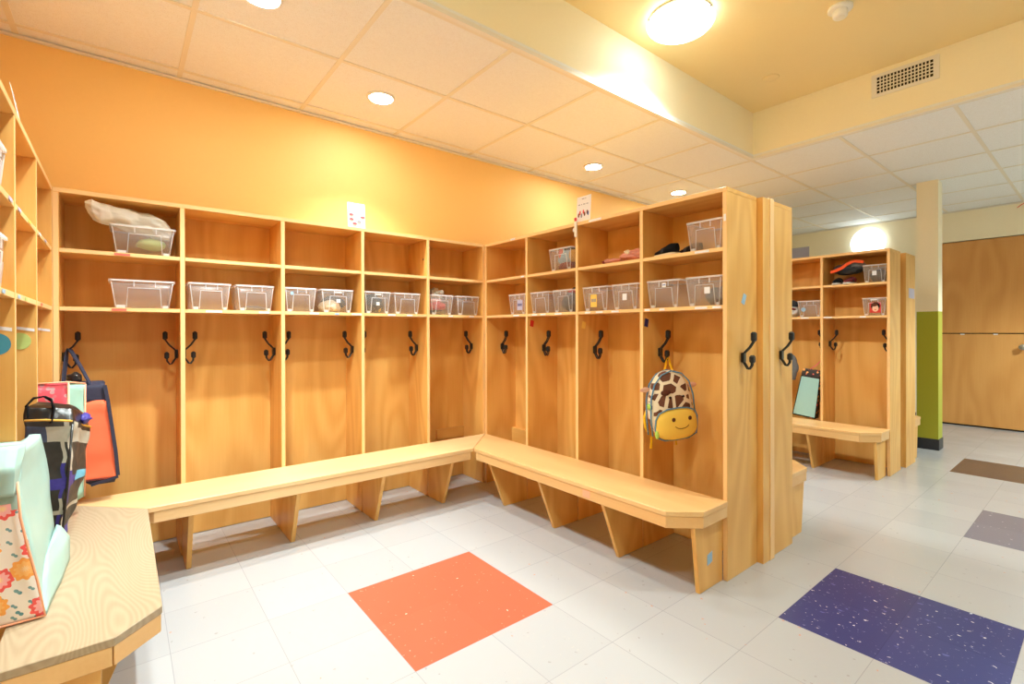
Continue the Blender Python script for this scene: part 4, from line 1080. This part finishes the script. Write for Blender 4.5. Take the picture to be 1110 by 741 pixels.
for s in (-1, 1):
    ball(GB, 'eye', (s*.033+.006, -.0535, .040), (.006, .004, .006), 'eye'); ball(GB, 'nostril', (s*.040+.012, -.075, -.062), (.009, .003, .010), 'g_brown', 'brown dot')
bm = bmesh.new(); tube(bm, [(x, -.0762, z) for x, _, z in arc(.010, -.088, .034, .020, 200, 345, 0)], .0016, 6); new_obj('smile', bm, 'g_brown', GB)['label'] = 'brown stitched smile'
for s in (-1, 1):
    bm = bmesh.new(); blob(bm, (s*.118, .0, .082), (.024, .006, .013), 2, .1, sub=3); new_obj('ear', bm, 'g_pink', GB, True)
bm = bmesh.new(); blob(bm, (-.045, -.05, .065), (.024, .010, .014), 6, .15, sub=3); new_obj('horn', bm, 'g_brown', GB, True)
bm = bmesh.new()
hx = Matrix.Diagonal((1/1.1, 1, 1)) @ (Matrix.Rotation(radians(4), 3, 'Y') @ (Matrix.Rotation(radians(24), 3, 'Z') @ Vector((.140-.035, -1.424+1.505, .952-.735))))
strap(bm, [(-.012, .01, .158), (hx.x-.012, hx.y, hx.z-.03), (hx.x-.008, hx.y, hx.z-.005), (hx.x, hx.y, hx.z), (hx.x+.008, hx.y, hx.z-.005), (hx.x+.01, hx.y, hx.z-.03), (.03, .01, .158)], .010, .003, (0, 1, 0)); new_obj('loop', bm, 'g_yellow2', GB)
bm = bmesh.new(); strap(bm, [(-.098, .03, -.02), (-.118, .025, -.055), (-.112, .03, -.11), (-.095, .03, -.14)], .016, .004, (0, 1, 0)); strap(bm, [(-.085, .03, -.15), (-.088, .035, -.215)], .009, .002, (1, 0, 0)); strap(bm, [(.035, .03, -.155), (.04, .035, -.215)], .007, .002, (1, 0, 0)); new_obj('strap', bm, 'g_yellow2', GB)
bm = bmesh.new(); blob(bm, (-.110, -.012, .0), (.006, .014, .016), 2, .1, sub=3); new_obj('zip_tab', bm, 'g_green', GB, True)
bm = bmesh.new(); blob(bm, (-.098, -.048, -.128), (.010, .010, .022), 3, .1, sub=3); new_obj('zip_tab', bm, 'g_green', GB, True)

# ================================================================== FAR BAG AND HAT
t = thing('lunch_bag', 'black floral bag with a pale teal front leaning on the far bench', 'bag', (2.47, -1.235, HB), radians(-62))
bm = bmesh.new()
lean = .028
soft_loft(bm, [ringz(-.110, .095, -.055, .035, .002), ringz(-.082, .084, -.040, .040, .365), ringz(-.078, .082, -.030, .038, .400)], 8, 8, .004, 10, 4)
new_obj('body', bm, 'blk_floral', t, True)
bm = bmesh.new()
vs = [(-.104, -.0615, .012), (.088, -.0615, .012), (.078, -.0475, .335), (-.078, -.0475, .335)]
a = [bm.verts.new(v) for v in vs]; b_ = [bm.verts.new((v[0], v[1]+.010, v[2])) for v in vs]
bm.faces.new(a); bm.faces.new(b_[::-1])
for i in range(4): bm.faces.new((a[i], a[(i+1) % 4], b_[(i+1) % 4], b_[i]))
new_obj('front_panel', bm, 'teal_cl', t)['label'] = 'pale teal front panel'
bm = bmesh.new(); strap(bm, [(-.03, .0, .395), (.02, .01, .44), (.065, .03, .50), (.082, .04, .53), (.088, .045, .60)], .026, .005, (0, 1, .2)); t.rotation_euler = (0, radians(7), radians(-84)); t.location = (2.475, -1.222, HB+.012); t.scale = (.84, 1, 1)
new_obj('handle', bm, 'hotpink', t)['label'] = 'hot pink handle'
bm = bmesh.new(); tube(bm, [(*p,) for p in [(-.108, -.062, .008), (.092, -.062, .008), (.081, -.048, .342), (-.081, -.048, .342)]], .0035, 6, closed=True); new_obj('piping', bm, 'blk_cl', t)
o = cloth('beanie', 'grey cloth hanging in the far locker, half hidden by the tall panel', 'cloth', [((0, 0, .10), (.05, .05, .115), 'grey_cl', .2)], (2.47, -1.105, .665))

# ================================================================== CAMERA, WORLD, VIEW
cam = bpy.data.cameras.new('camera'); co = bpy.data.objects.new('camera', cam); COL.objects.link(co)
cam.sensor_fit = 'HORIZONTAL'; cam.sensor_width = 36.0; cam.lens = 526.86*36/1110
cam.shift_x = (555-558.79)/1110; cam.shift_y = (359.87-370.5)/1110
cam.clip_start = .02
yaw, pit, rol = .6806, -.0021, -.0027
co.matrix_world = Matrix.Translation((-2.0437, -2.8762, 1.092)) @ Matrix.Rotation(-yaw, 4, 'Z') @ Matrix.Rotation(pi/2+pit, 4, 'X') @ Matrix.Rotation(rol, 4, 'Z')
SC.camera = co
w = bpy.data.worlds.new('World'); SC.world = w; w.use_nodes = True
w.node_tree.nodes['Background'].inputs[0].default_value = (.84, .96, 1, 1); w.node_tree.nodes['Background'].inputs[1].default_value = .3
SC.view_settings.view_transform = 'Standard'; SC.view_settings.look = 'None'; SC.view_settings.gamma = 1.0; SC.view_settings.use_curve_mapping = False
SC.view_settings.exposure = -0.10
SC.cycles.max_bounces = 10; SC.cycles.diffuse_bounces = 6; SC.cycles.transparent_max_bounces = 24; SC.cycles.sample_clamp_indirect = 6
SC.cycles.use_denoising = True
